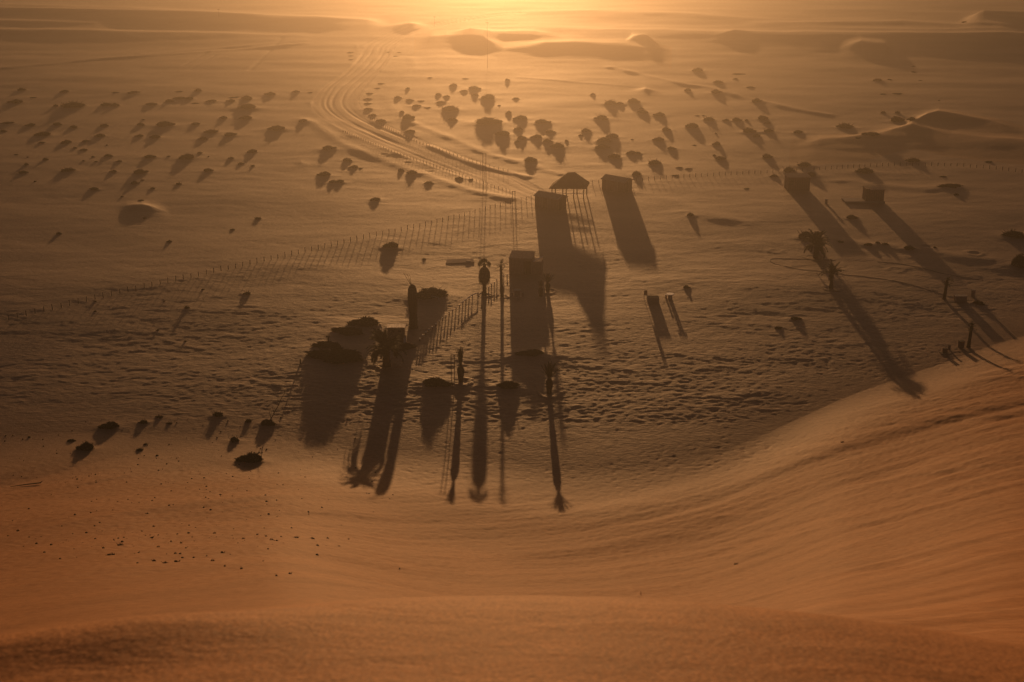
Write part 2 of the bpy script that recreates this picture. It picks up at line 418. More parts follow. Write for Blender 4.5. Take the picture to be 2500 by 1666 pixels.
def sand_mat(name, PLAIN0, PLAIN1):
    m = bpy.data.materials.new(name); m.use_nodes = True
    nt = m.node_tree; N = nt.nodes.new; L = nt.links.new; b = nt.nodes['Principled BSDF']
    geo = N('ShaderNodeNewGeometry')
    at = N('ShaderNodeAttribute'); at.attribute_name = 'dune_sand'
    def noise(scale, det, vec=None, dist=0):
        n = N('ShaderNodeTexNoise'); n.inputs['Scale'].default_value = scale; n.inputs['Detail'].default_value = det
        n.inputs['Distortion'].default_value = dist
        L(vec or geo.outputs['Position'], n.inputs['Vector']); return n
    def ramp(n, c0, c1, p0=.3, p1=.7):
        r = N('ShaderNodeValToRGB'); e = r.color_ramp.elements
        e[0].position = p0; e[1].position = p1; e[0].color = (*c0, 1); e[1].color = (*c1, 1)
        L(n.outputs['Fac'], r.inputs['Fac']); return r
    mp = N('ShaderNodeMapping'); mp.inputs['Scale'].default_value = (.35, 1, 1); L(geo.outputs['Position'], mp.inputs['Vector'])
    n1 = noise(.09, 7, mp.outputs['Vector'], .6)
    plain = ramp(n1, PLAIN0, PLAIN1)
    n2 = noise(.12, 6, mp.outputs['Vector'], 1.0)
    dune = ramp(n2, DUNE0, DUNE1)
    mix = N('ShaderNodeMix'); mix.data_type = 'RGBA'
    L(at.outputs['Fac'], mix.inputs['Factor']); L(plain.outputs['Color'], mix.inputs['A']); L(dune.outputs['Color'], mix.inputs['B'])
    # grains and coarse specks
    g = noise(46, 2); gr = ramp(g, (.5, .48, .46), (1.35, 1.35, 1.35), .32, .68)
    g2 = noise(2.4, 5); gr2 = ramp(g2, (.86, .85, .84), (1.10, 1.10, 1.10), .3, .7)
    mu = N('ShaderNodeMix'); mu.data_type = 'RGBA'; mu.blend_type = 'MULTIPLY'; mu.inputs['Factor'].default_value = 1
    L(mix.outputs['Result'], mu.inputs['A']); L(gr.outputs['Color'], mu.inputs['B'])
    mu2 = N('ShaderNodeMix'); mu2.data_type = 'RGBA'; mu2.blend_type = 'MULTIPLY'; mu2.inputs['Factor'].default_value = 1
    L(mu.outputs['Result'], mu2.inputs['A']); L(gr2.outputs['Color'], mu2.inputs['B'])
    L(mu2.outputs['Result'], b.inputs['Base Color'])
    b.inputs['Roughness'].default_value = .72
    mr = N('ShaderNodeMapRange'); mr.inputs['To Min'].default_value = SAND_SPEC; mr.inputs['To Max'].default_value = .03
    L(at.outputs['Fac'], mr.inputs['Value']); L(mr.outputs['Result'], b.inputs['Specular IOR Level'])
    # bump: fine ripples and grains
    mp2 = N('ShaderNodeMapping'); mp2.inputs['Scale'].default_value = (.45, 1, 1); L(geo.outputs['Position'], mp2.inputs['Vector'])
    b1 = noise(3.2, 4, mp2.outputs['Vector'], .8)
    b2 = noise(26, 3)
    bp1 = N('ShaderNodeBump'); bp1.inputs['Strength'].default_value = .9; bp1.inputs['Distance'].default_value = .07
    L(b1.outputs['Fac'], bp1.inputs['Height'])
    bs = N('ShaderNodeMapRange'); bs.inputs['To Min'].default_value = .9; bs.inputs['To Max'].default_value = .28
    L(at.outputs['Fac'], bs.inputs['Value']); L(bs.outputs['Result'], bp1.inputs['Strength'])
    bp2 = N('ShaderNodeBump'); bp2.inputs['Strength'].default_value = .6; bp2.inputs['Distance'].default_value = .012
    L(b2.outputs['Fac'], bp2.inputs['Height']); L(bp1.outputs['Normal'], bp2.inputs['Normal'])
    L(bp2.outputs['Normal'], b.inputs['Normal'])
    return m
PLAIN0, PLAIN1 = (.215, .112, .058), (.305, .162, .084)
DUNE0, DUNE1 = (.31, .138, .053), (.40, .184, .074)
SAND_SPEC = .34
M_SAND = sand_mat('sand', PLAIN0, PLAIN1)
M_ROAD = sand_mat('packed_sand', [c * 1.65 for c in PLAIN0], [c * 1.65 for c in PLAIN1])

# ------------------------------------------------------------------ shrubs
def shrub_mesh(kind, n, seed):
    rr = random.Random(seed); mb = MB()
    lobes = []
    nl = {'domed': 9, 'clumped': 10, 'ragged': 8, 'flat': 9}[kind]
    for i in range(nl):
        a = i * 2.39996 + rr.uniform(-.4, .4); q = math.sqrt(i / nl) * .37
        env = 1 - .66 * (q / .37) ** 1.7
        j = {'domed': .10, 'clumped': .34, 'ragged': .45, 'flat': .25}[kind]
        hh = env * (1 - j * rr.random()); rad = rr.uniform(.13, .20) if i else .27
        lobes.append((q * math.cos(a), q * math.sin(a) * .85, hh, rad))
    # woody core keeps the shade dense
    for (x, y, h, r) in lobes:
        prof = [(r * .85, -.1), (r * .92, h * .28), (r * .78, h * .58), (r * .52, h * .78), (r * .22, h * .90), (r * .03, h * .93)]
        mb.lathe(prof, 8, x, y, .35)
    for i in range(n):
        x, y, h, r = lobes[rr.randrange(len(lobes))]
        a = rr.random() * 6.283; e = math.asin(rr.random() ** .8)
        k = rr.uniform(.8, 1.2)
        p = Vector((x + r * 1.08 * k * math.cos(e) * math.cos(a), y + r * 1.08 * k * math.cos(e) * math.sin(a), max(.0, h * k * math.sin(e))))
        for _ in range(2):
            s = rr.uniform(.016, .056)
            d = Vector((rr.gauss(0, 1), rr.gauss(0, 1), rr.gauss(.5, 1))).normalized()
            t = d.orthogonal().normalized() * s * .5
            L_ = d * s * rr.uniform(1.0, 2.2)
            mb.quad(p - t, p + t, p + t * .5 + L_, p - t * .5 + L_)
    if kind in ('ragged', 'clumped'):
        for i in range(14):
            a = rr.random() * 6.283; q = rr.uniform(.05, .4)
            b0 = Vector((q * math.cos(a), q * math.sin(a), .3)); d = Vector((math.cos(a) * .16, math.sin(a) * .16, rr.uniform(.5, .85)))
            mb.tube([b0, b0 + d * .6, b0 + d + Vector((rr.uniform(-.05, .05), 0, 0))], [.012, .008, .003], 4)
    return mb.mesh('shrub', M_SHRUB)
SHRUBS = {k: [shrub_mesh(k, n, sd + i) for i in range(c)] for k, n, sd, c in
          (('domed', 620, 10, 4), ('clumped', 620, 30, 4), ('ragged', 420, 50, 3), ('flat', 380, 70, 3))}
SHRUBS_BIG = {k: shrub_mesh(k, 2600, 90 + i) for i, k in enumerate(('domed', 'clumped'))}

# cx, base y, width, height in crops of the photo enlarged 2.82 times
OFF = {'A': (0, 0), 'B': (834, 0), 'C': (1667, 0), 'D': (0, 500), 'E': (834, 500), 'F': (1667, 500), 'G': (0, 1050)}
SH = {
'A': """145 628 60 22;445 640 70 20;795 642 60 10;915 645 90 18;1230 634 70 8;1362 632 55 24;105 715 100 30;225 676 60 6;500 748 160 46;385 740 40 18;730 735 80 28;790 735 60 26;1040 728 90 22;1165 705 60 22;1235 688 90 20;1300 690 60 22;1345 715 60 10;1455 705 80 16;1590 705 60 22;1610 676 100 10;1700 690 90 30;1705 755 130 38;1690 825 90 28;1860 660 80 26;2040 640 60 18;2135 640 50 8;985 828 30 12;1540 820 60 22;50 855 90 14;210 870 70 22;390 865 70 22;505 885 60 22;715 875 60 24;970 870 60 24;1130 875 130 38;1345 862 65 20;20 910 50 18;290 940 110 32;690 945 80 24;285 990 50 18;455 990 80 28;590 980 60 16;960 945 60 20;1070 955 80 26;1455 920 100 26;1395 965 70 24;1580 940 100 26;1910 900 130 34;2090 840 70 20;515 1025 35 16;575 1040 55 16;735 1003 20 10;110 1068 40 8;190 1085 24 8;310 1105 45 20;180 1140 40 20;155 1195 70 20;640 1085 30 14;575 1113 25 12;660 1118 30 12;745 1082 65 20;820 1118 45 16;1030 1090 80 24;1160 1082 30 14;1290 1100 120 42;1375 1062 50 16;1435 1083 16 10;1590 1100 45 24;1740 1055 80 28;1655 1135 50 18;1740 1150 35 18;465 1185 100 30;780 1190 55 20;960 1200 100 36;1430 1185 70 26;925 1270 60 24;980 1245 30 14;240 1255 25 14;645 1310 65 22;840 1360 30 14;1050 1305 40 20;1230 1275 50 22;970 1385 45 16;995 1508 35 16;2260 1035 100 32;2235 1215 100 34;2290 1265 60 24""",
'B': """40 1115 70 36;85 1160 70 30;130 1165 40 18;455 618 35 24;385 680 50 26;470 695 60 16;545 700 60 12;515 738 70 20;590 748 60 12;665 660 50 24;725 672 50 20;685 712 70 20;770 600 60 34;910 620 90 34;845 635 60 18;918 665 55 26;1010 690 100 56;1085 732 30 14;1140 560 40 26;1200 687 50 20;745 770 120 56;765 835 65 34;1152 790 45 40;1235 830 105 44;1010 865 180 70;1110 940 100 54;1380 855 110 40;1215 900 65 36;1435 918 75 30;1240 965 75 40;1210 985 40 26;1345 955 85 36;1415 985 70 40;1490 1025 100 58;1548 978 35 22;415 780 35 26;455 825 90 52;475 915 80 28;1730 660 40 28;1850 725 95 46;1915 725 55 28;2010 715 85 50;2065 755 45 20;2075 785 75 34;2190 805 80 44;1790 830 100 52;1680 915 75 44;1645 940 35 20;1865 955 85 48;1805 985 105 54;1790 1030 110 48;1880 1095 90 50;1995 1065 80 36;2040 1065 50 32;2185 975 85 40;2236 905 60 40;2270 1035 70 32;2155 1140 95 60;2000 965 35 10;2325 1160 60 16;2300 1215 60 16;410 1185 45 36;485 1205 75 44;600 1270 70 28;810 1240 60 30;890 1240 40 16;235 1385 85 32;1300 1120 90 56;2030 1215 70 52;-12 1262 80 30;270 580 60 14;245 610 45 12;190 648 60 14;180 686 70 16;178 718 60 16;180 760 70 20;215 800 60 20;270 842 70 26;610 540 50 6;850 545 55 8;370 390 40 10;395 362 40 8;320 362 40 8;60 365 50 12;62 388 45 10;65 415 45 10""",
'C': """105 495 80 28;245 578 70 24;365 550 40 12;465 608 60 12;385 515 120 8;35 630 50 26;230 648 80 32;510 706 80 34;100 800 40 8;145 798 30 6;180 835 80 34;65 885 90 40;300 838 50 18;370 840 75 30;440 838 35 18;550 830 85 36;585 855 50 20;455 920 100 40;510 945 70 24;590 915 75 32;228 924 20 12;235 1003 60 30;218 1078 30 18;260 1105 75 30;580 1092 80 34;80 1003 40 8;795 922 80 24;1120 890 115 42;1380 784 36 24;1480 785 45 22;1475 845 110 44;1580 835 70 30;1300 938 130 26;1210 955 60 12;730 1190 90 44;840 1152 100 34;885 1220 90 36;630 1220 60 20;1260 1196 130 40;1590 1120 100 32;1795 1222 60 12;1850 1298 170 32;1885 1348 45 20;1165 1510 85 32;1590 458 40 8;1590 498 40 10;1345 560 80 20;1425 552 40 10;1635 558 35 6;1380 652 60 8;1480 650 90 8;1765 693 20 6;40 1168 60 14;1940 158 40 12;52 1492 56 28;440 1305 60 10;2110 1120 70 14;1385 880 40 0""",
'D': """405 208 40 24;1165 262 38 24;1600 178 40 16;1775 104 60 20;655 670 30 14;655 738 30 14;1130 668 18 10;1395 588 26 14;1285 718 50 22;1700 622 60 30;1085 868 26 14;1275 945 26 16;755 1545 130 60;985 1510 70 40;1095 1470 60 36;1165 1512 50 26;1500 1462 92 52;1710 1500 60 40;1845 1525 105 66;2250 1000 210 62;2330 1095 390 118""",
'E': """340 300 110 42;568 380 40 20;610 655 250 92;165 850 210 88;50 905 230 60;440 1000 126 56;645 1260 196 104;1310 1050 190 78;1150 1270 140 90;1405 560 0 0""",
'F': """850 238 120 66;1280 284 62 24;1345 272 46 20;1395 280 50 22;1560 312 80 34;1735 298 26 14;1090 262 60 18;2040 690 90 34;2330 440 150 100;2290 235 170 60;25 575 50 26;780 795 80 26;660 855 70 20;1590 470 0 0""",
'G': """490 82 62 28;588 150 118 92;1000 104 46 18;960 145 60 34;1612 90 80 62;1728 236 180 96;200 54 30 14;1080 180 22 10""",
}
shr = []
for k, txt in SH.items():
    for i, e in enumerate(txt.split(';')):
        cx, by, w, h = map(float, e.split())
        if w < 5 or h < 3: continue
        shr.append(dict(id=f'{k}{i}', x=OFF[k][0] + cx / 2.82, y=OFF[k][1] + by / 2.82, w=w / 2.82, h=h / 2.82))
P0 = place([s['x'] for s in shr], [s['y'] - .12 * s['h'] for s in shr])
rs = random.Random(5)
for s, p in zip(shr, P0):
    sc = scale_at(p); s['p'] = p; s['W'] = s['w'] / sc; s['H'] = max(.22, .88 * s['h'] / sc)
    th = math.atan2(EYE, p[1])
    # what is seen is part height, part depth
    s['H'] = max(.2, math.sqrt(max((s['h'] / sc) ** 2 - (.40 * s['W'] * math.sin(th)) ** 2, (.45 * s['h'] / sc) ** 2)))
    ra = s['h'] / s['w']
    s['H'] = max(.18, s['H'] * {'A': .74, 'B': .54, 'C': .74, 'D': .75, 'E': .55, 'F': .7, 'G': .8}[s['id'][0]] * (.62 if s['id'] in ('D19', 'D20', 'E6', 'E7', 'E8') else 1.5 if s['id'] == 'E0' else .72 if s['y'] > 900 else 1))
    s['kind'] = 'flat' if ra < .26 else ('ragged' if s['W'] < 1.6 and rs.random() < .5 else rs.choice(['domed', 'domed', 'clumped']))
    if s['W'] > 1.0 and s['H'] > .3:
        HUMMOCKS.append((p[0], p[1] + .1 * s['W'], s['W'] * .62, min(.28, .05 * s['W'])))

# landmarks and names of shrubs that stand out
NICK = {'A8': 'widest shrub of the far left field', 'A6': 'shrub at the far left edge', 'A34': 'broad domed shrub in the middle of the left field',
 'A21': 'ragged broad shrub nearest the road bend', 'A47': 'lone broad shrub left of the road', 'A64': 'knobbly shrub of the near left field', 'A71': 'low broad shrub by the left edge',
 'A73': 'broad shrub of the near left field', 'A37': 'broad shrub near the left edge', 'A44': 'long shrub of the left field', 'A68': 'tall shrub left of the road fence',
 'A82': 'last shrub of the near left field', 'A85': 'big domed shrub below the road bend', 'B0': 'tufted shrub beside the road bank', 'B16': 'tall shrub of the far middle field', 'B24': 'biggest shrub of the middle field',
 'B20': 'broad shrub by the right-hand roadside', 'B33': 'big pointed-shadow shrub of the middle field', 'B26': 'wide shrub behind the middle field', 'B36': 'domed shrub above the right road fence',
 'B50': 'lower of the stacked shrubs right of centre', 'B39': 'domed shrub at the far right of centre', 'B57': 'tufted shrub behind the two matching huts', 'B66': 'lone shrub above the long wire fence', 'B67': 'round shrub in front of the road end',
 'B62': 'shrub beside the shaded road bank', 'C11': 'large shrub of the right field', 'C17': 'broad shrub among the right field', 'C7': 'shrub on the bank of the right track', 'C27': 'large shrub behind the low dune',
 'C30': 'big shrub tucked behind the dune crest', 'C38': 'wide shrub below the right fence', 'C34': 'shrub behind the flat roofed hut', 'C41': 'long flat shrub at the right', 'C43': 'shrub between the two right-hand huts',
 'D9': 'shrub below the long wire fence', 'D1': 'round shrub above the long wire fence', 'D12': 'large near shrub at the left', 'D18': 'shrub under the dead branch', 'D16': 'near shrub with short shadow',
 'E0': 'shrub above the dead palm', 'G1': 'dark tilted shrub low on the left', 'G5': 'black domed shrub low on the left', 'F4': 'dark shrub on the right sand bank'}
OWN = {
 'D19': 'dark rounded shrub in back of the biggest shrub, with a T-shaped post behind it', 'D20': 'biggest near shrub, a dark mound left of the date palm',
 'E2': 'long hedge-like shrub behind the shaggy dead palm', 'E3': 'dark slanting shrub left of the corrugated roof shed', 'E4': 'low shaded shrub just below the slanting one by the shed',
 'E5': 'low dark shrub at the foot of the shed front', 'E6': 'domed dark shrub left of the tied-up palm and pipe stand', 'E7': 'shaded shrub in the long shadow of the central kiosk',
 'E8': 'drooping dark shrub with a stump beside it, left of the front spiky palm', 'F0': 'dark mounded shrub behind the right date palm', 'F7': 'dark low shrub in front of the right pillar',
 'F8': 'big black shrub cut by the right edge of the photo', 'F9': 'dark spreading shrub at the right edge above the biggest one there', 'B68': 'tall rounded shrub right of the farther matching hut'}
LM = [('bend of the dirt road', 757, 252), ('low dune on the right', 2230, 330), ('far dunes', 1350, 140), ('flat roofed hut', 1938, 455), ('square hut on the slab', 2134, 482), ('right date palm', 1990, 600), ('tall thin palm at the right', 2305, 700), ('round table with one stool', 1637, 725)]
byid = {s['id']: s for s in shr}
def size_word(W): return 'tiny' if W < 1.1 else 'small' if W < 2.3 else 'medium' if W < 3.9 else 'large' if W < 6 else 'very large'
def dir_word(dx, dy):
    a = abs(dx); b = abs(dy) * 2.0
    v = 'behind' if dy < 0 else 'in front of'
    hz = 'left of' if dx < 0 else 'right of'
    if a > 2.2 * b: return hz
    if b > 2.2 * a: return v
    return v + ' and ' + hz
groups = {}
for s in shr:
    if s['id'] in NICK: continue
    if s['id'] in OWN: continue
    best = None
    for n in NICK:
        t = byid.get(n)
        if t is None: continue
        d = math.hypot(s['x'] - t['x'], 2 * (s['y'] - t['y']))
        if best is None or d < best[0]: best = (d, NICK[n], s['x'] - t['x'], s['y'] - t['y'])
    for n, x, y in LM:
        d = math.hypot(s['x'] - x, 2 * (s['y'] - y))
        if d < best[0]: best = (d, n, s['x'] - x, s['y'] - y)
    s['key'] = (size_word(s['W']) + ' ' + {'flat': 'flat', 'domed': 'domed', 'clumped': 'clumpy', 'ragged': 'ragged'}[s['kind']], dir_word(best[2], best[3]), best[1]); s['d'] = best[0]
    groups.setdefault(s['key'], []).append(s)
ORD = ['nearest', 'second nearest', 'third nearest', 'fourth nearest', 'fifth nearest', 'sixth nearest', 'seventh nearest', 'eighth nearest', 'ninth nearest']
for k, g in groups.items():
    g.sort(key=lambda s: s['d'])
    for i, s in enumerate(g):
        if len(g) == 1: s['label'] = f'{k[0]} shrub {k[1]} the {k[2]}'
        else: s['label'] = f'{ORD[i]} {k[0]} shrub {k[1]} the {k[2]}'
        if len(s['label'].split()) > 16: s['label'] = s['label'].replace(' of the left field', ' there').replace(' shrub of the ', ' of the ').replace(' and right of', '').replace(' and left of', '').replace('the shrub ', 'the one ')
        
for s in shr:
    if s['id'] in NICK: s['label'] = 'dark ' + NICK[s['id']]
    if s['id'] in OWN: s['label'] = OWN[s['id']]
for i, s in enumerate(shr):
    p = s['p'].copy(); p[2] = float(terrain(np.array([p[0]]), np.array([p[1]]))[0])
    big = s['w'] > 42 and s['y'] > 600
    if big: me = SHRUBS_BIG['clumped' if s['id'] in ('E2', 'E8', 'D19') else 'domed']
    else: me = rs.choice(SHRUBS[s['kind']])
    o = bpy.data.objects.new('shrub', me); C.objects.link(o)
    o.location = (p[0], p[1] + .12 * s['W'], p[2] - .06)
    o.rotation_euler = (0, 0, rs.uniform(-.5, .5) + (math.pi if rs.random() < .5 else 0))
    k = 1.0 / .92
    o.scale = (s['W'] * k, s['W'] * (.95 if s['w'] < 60 else .72), s['H'] * 1.06)
    tag(o, s['label'], 'shrub', 'desert shrubs scattered over the sand plain')

def at(px, py):
    p = place([px], [py])[0]
    return Vector(p), scale_at(p)
def gz(x, y):
    return float(terrain(np.array([x]), np.array([y]))[0])

# ------------------------------------------------------------------ palms
def frond(mb, base, az, el, L, droop, wid, nl=13, rr=random):
    """a feather leaf: a bent rib with two rows of leaflets"""
    p = Vector(base); e = el; pts = [p.copy()]
    n = 9
    for i in range(n):
        d = Vector((math.cos(az) * math.cos(e), math.sin(az) * math.cos(e), math.sin(e)))
        p = p + d * (L / n); pts.append(p.copy()); e -= droop / n * (0.5 + i / n)
    mb.tube(pts, [.035 * L / 2.2 * (1 - .8 * i / n) + .006 for i in range(n + 1)], 4, False)
    side = Vector((-math.sin(az), math.cos(az), 0))
    for j in range(nl):
        t = .16 + .84 * (j + .5) / nl; q = t * n; i = min(int(q), n - 1); f = q - i
        b = pts[i].lerp(pts[i + 1], f); tan = (pts[i + 1] - pts[i]).normalized()
        up = side.cross(tan)
        ll = wid * (math.sin(math.pi * min(1, .18 + t * .80)) ** .6 + .12)
        for sgn in (-1, 1):
            d = (tan * .75 + side * sgn * .9 + up * rr.uniform(-.25, .15)).normalized()
            wv = tan * (L * .032)
            mb.quad(b - wv, b + wv, b + wv * .4 + d * ll * .7, b - wv * .1 + d * ll * .7)
            mb.tri(b + d * ll * .7 - wv * .1, b + d * ll * .7 + wv * .4, b + d * ll - Vector((0, 0, .12 * ll)))

def trunk_mesh(h, r0, r1, shape, seg=12):
    mb = MB(); prof = []; n = max(6, int(h / .16))
    for i in range(n + 1):
        t = i / n
        if shape == 'bulb': r = r0 * (.86 + .55 * math.exp(-((t - .62) / .33) ** 2) - .62 * max(0, t - .8) / .2)
        else: r = r0 + (r1 - r0) * t + (.25 * r0 * math.exp(-t * 9))
        r *= 1 + (.07 if i % 2 else -.05)
        prof.append((r, t * h - (.15 if i == 0 else 0)))
    mb.lathe(prof, seg, 0, 0, .16)
    # leaf-base stubs
    for i in range(int(n * 5)):
        t = random.uniform(.08, .97); a = random.random() * 6.283
        k = min(int(t * n), n); r = prof[k][0] * .95; z = t * h
        d = Vector((math.cos(a), math.sin(a), 0)); s = Vector((-d.y, d.x, 0)) * r0 * .16
        b = d * r + Vector((0, 0, z))
        mb.tri(b - s, b + s, b + d * r0 * .24 + Vector((0, 0, r0 * .42)))
    return mb

def ring_basin(t, r):
    mb = MB(); n = 40; ph = random.random() * 6
    prof = ((.62, -.06), (.78, .02), (.95, .045), (1.15, .02), (1.45, -.08))
    def P(k, q, z):
        a = 2 * math.pi * k / n; j = 1 + .10 * math.sin(3 * a + ph) + .05 * math.sin(7 * a + 2 * ph)
        return (r * q * j * math.cos(a), r * q * j * math.sin(a), z * (1 + .45 * math.sin(2 * a + ph) + .3 * math.sin(9 * a)))
    for k in range(n):
        for (q0, z0), (q1, z1) in zip(prof, prof[1:]):
            mb.quad(P(k, q0, z0), P(k + 1, q0, z0), P(k + 1, q1, z1), P(k, q1, z1))
    return mb.build('sand_basin', M_SAND, t, True)

def palm(label, px, py, h_px, r_px, kind, crown_px, seed, lean=0, n=None, group='palms planted in the picnic area', extra=None):
    random.seed(seed)
    p, sc = at(px, py); k = 1 / (sc * .95)
    t = thing('palm_tree', label, 'palm tree', p, 0, group)
    h = h_px * k; r = r_px / sc
    shape = 'bulb' if kind in ('tied', 'spiky') else 'plain'
    tr = trunk_mesh(h, r, r * .8, shape).build('trunk', M_TRUNK, t, True)
    tr.rotation_euler = (0, lean, 0)
    top = Vector((math.sin(lean) * h, 0, math.cos(lean) * h))
    mb = MB(); L = crown_px * k
    if kind == 'date':
        for i in range(n or 72):
            a = random.random() * 6.283; q = random.random()
            frond(mb, top + Vector((0, 0, -.05)), a, R(85 - 95 * q), L * random.uniform(.8, 1.1), R(55 + 50 * q), L * .22, 17)
    elif kind == 'loose':
        for i in range(n or 17):
            a = random.random() * 6.283; q = random.random()
            frond(mb, top, a, R(80 - 60 * q), L * random.uniform(.7, 1.1), R(40 + 55 * q), L * .17)
    elif kind == 'spiky':
        for i in range(n or 30):
            a = i * 2.39996; q = ((i + .5) / (n or 30))
            frond(mb, top + Vector((0, 0, -.04)), a, R(88 - 50 * q), L * random.uniform(.85, 1.05), R(6), L * .10)
    elif kind == 'tied':
        for i in range(n or 26):
            a = i * 2.39996; q = ((i + .5) / (n or 26))
            frond(mb, top + Vector((0, 0, -.05)), a, R(89 - 16 * q), L * random.uniform(.80, 1.05), R(-4), L * .07)
        mb.tube([top + Vector((0, 0, -.1)), top + Vector((0, 0, L * .35))], [r * .42, r * .75], 8)
    elif kind == 'sparse':
        for i in range(n or 22):
            a = random.random() * 6.283
            zz = random.choice([0, 0, -.35 * L, -.8 * L])
            frond(mb, top + Vector((0, 0, zz)), a, R(random.uniform(0, 70)), L * random.uniform(.5, 1), R(70), L * .30, 8)
    elif kind == 'fan':
        for i in range(n or 22):
            a = random.random() * 6.283; e = R(random.uniform(5, 85))
            d = Vector((math.cos(a) * math.cos(e), math.sin(a) * math.cos(e), math.sin(e)))
            b = top + d * L * .5
            mb.tube([top, b], [.03, .015], 4)
            s = d.orthogonal().normalized(); u = d.cross(s)
            ph = random.random() * 6.28; s, u = s * math.cos(ph) + u * math.sin(ph), u * math.cos(ph) - s * math.sin(ph)
            for j in range(11):
                g = R(-75 + 15 * j); dd = d * math.cos(g) + s * math.sin(g)
                g2 = g + R(6); d2 = d * math.cos(g2) + s * math.sin(g2); d0 = d * math.cos(g - R(6)) + s * math.sin(g - R(6))
                mb.quad(b, b + d0 * L * .34, b + dd * L * .52 - Vector((0, 0, .04 * L)), b + d2 * L * .34)
    if mb.v: mb.build('crown', M_FROND, t)
    if kind in ('fan', 'shaggy'):
        sk = MB(); zt, zb, rw = extra
        zt *= k; zb *= k; rw = rw / sc
        if kind == 'fan': prof = [(r * 1.1, zb), (rw * .72, zb + (zt - zb) * .12), (rw * .92, zb + (zt - zb) * .4), (rw * .85, zb + (zt - zb) * .7), (rw * .5, zb + (zt - zb) * .93), (r * .6, zt)]
        else: prof = [(r * 1.02, zb), (rw * .86, zb + (zt - zb) * .2), (rw * .95, zb + (zt - zb) * .55), (rw * .82, zb + (zt - zb) * .85), (rw * .35, zt), (.05, zt + .1)]
        sk.lathe(prof, 16, 0, 0, .14)
        for i in range(420):
            a = random.random() * 6.283; z = random.uniform(zb + .1, zt); tt = (z - zb) / (zt - zb)
            rr_ = np.interp(tt, [0, .15, .5, .85, 1], [r * 1.1, rw * .8, rw * .93, rw * .72, rw * .25])
            d = Vector((math.cos(a), math.sin(a), 0)); s = Vector((-d.y, d.x, 0)) * .05
            b = d * rr_ * .97 + Vector((0, 0, z)); e = b + d * random.uniform(.02, .2) - Vector((0, 0, random.uniform(.3, .8)))
            sk.tri(b - s, b + s, e)
        sk.build('skirt', M_SKIRT, t)
    return t, top, k

t, _, _ = palm('bushy date palm with drooping fronds in front of the corrugated roof shed', 944, 893, 42, 9.5, 'date', 55, 101)
ring_basin(t, 1.25)
t, top, k = palm('tall shaggy dead palm wrapped in a skirt of dry fronds with two bare spikes', 1009, 800, 102, 9.5, 'shaggy', 10, 102, extra=(104, 40, 12.5))
mb = MB()
for dx in (-14, -3, -8):
    frond(mb, top + Vector((-.1, 0, -.1)), math.pi, math.atan2(27, -dx), (28 + abs(dx) * .3) * k * (1.15 if dx == -14 else 1), R(3), .16)
mb.build('crown', M_SKIRT, t); ring_basin(t, 1.5)
t, _, _ = palm('young palm with its fronds tied up into a narrow broom beside the pipe stand', 1125, 932, 40, 6.4, 'tied', 46, 103)
ring_basin(t, 1.2)
t, _, _ = palm('front spiky young palm on a bulging trunk with fronds spread like a fan', 1341, 960, 38, 6.4, 'spiky', 40, 104)
ring_basin(t, 1.3)
t, _, _ = palm('fan palm with a fat ball of dead leaves under its small green top', 1183, 720, 72, 4.6, 'fan', 17, 105, extra=(68, 28, 15))
ring_basin(t, 1.0)
t, _, _ = palm('thin tall palm with ragged sunlit leaves left of the central kiosk', 1226, 724, 76, 3.6, 'sparse', 20, 106, -.04)
ring_basin(t, .9)
t, _, _ = palm('small young palm with upright fronds right of the central kiosk', 1337, 711, 20, 4.6, 'spiky', 27, 107, n=20)
ring_basin(t, 1.2)
t, _, _ = palm('shaded young palm in front of the right corner of the central kiosk', 1320, 723, 22, 4.2, 'spiky', 18, 108, n=20)
t, _, _ = palm('right-hand date palm with a full drooping crown on a short trunk', 1991, 629, 30, 5.6, 'date', 40, 109)
ring_basin(t, 1.6)
t, _, _ = palm('small palm with a thin open crown below the right-hand date palm', 2029, 704, 33, 4.8, 'loose', 38, 110, n=30)
ring_basin(t, 1.2)
t, _, _ = palm('upper slim palm pole at the right, with a tiny top, beside the hoses', 2305, 730, 46, 4.0, 'sparse', 19, 111, .06)
t, _, _ = palm('lower slim palm pole at the right, with a tiny top, standing beside the bins', 2364, 848, 52, 4.4, 'sparse', 19, 112, .05)

# ------------------------------------------------------------------ buildings
def boxm(name, x0, x1, y0, y1, z0, z1, m, par, rot=None):
    mb = MB(); mb.box(x0, x1, y0, y1, z0, z1, rot); return mb.build(name, m, par)

# central kiosk: origin at the front left corner, x right, y away from the camera
p, s = at(1243, 669)
t = thing('kiosk', 'flat roofed plastered kiosk with a dark doorway, largest hut in the middle', 'kiosk', p, R(-7))
w = MB()
w.box(0, 2.45, 0, .16, -.4, 2.42); w.box(0, .16, .16, 4.0, -.4, 2.42); w.box(.16, 3.25, 3.84, 4.0, -.4, 2.42); w.box(3.25, 3.41, .16, 4.0, -.4, 2.42)
w.box(2.45, 3.41, 0, .16, 2.06, 2.42)
w.build('wall', M_WALL, t)
boxm('roof', -.07, 3.48, -.07, 4.07, 2.422, 2.52, M_ROOF, t)
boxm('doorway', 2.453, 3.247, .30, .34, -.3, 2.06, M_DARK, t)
a = MB(); a.box(3.414, 4.85, .1, 2.6, -.4, 1.95); a.build('annex', M_WALL, t)
mb = MB(); mb.tube([(3.62, .15, 2.02), (4.15, 1.3, 2.06), (4.79, 2.6, 2.12)], .06, 6); mb.build('pole', M_GLOSS, t)  # pale glossy strip stands in for sunlight on a receding wall top
mb = MB(); mb.box(2.2, 2.43, -.06, -.004, -.3, 2.0); mb.build('door', M_WALL2, t)

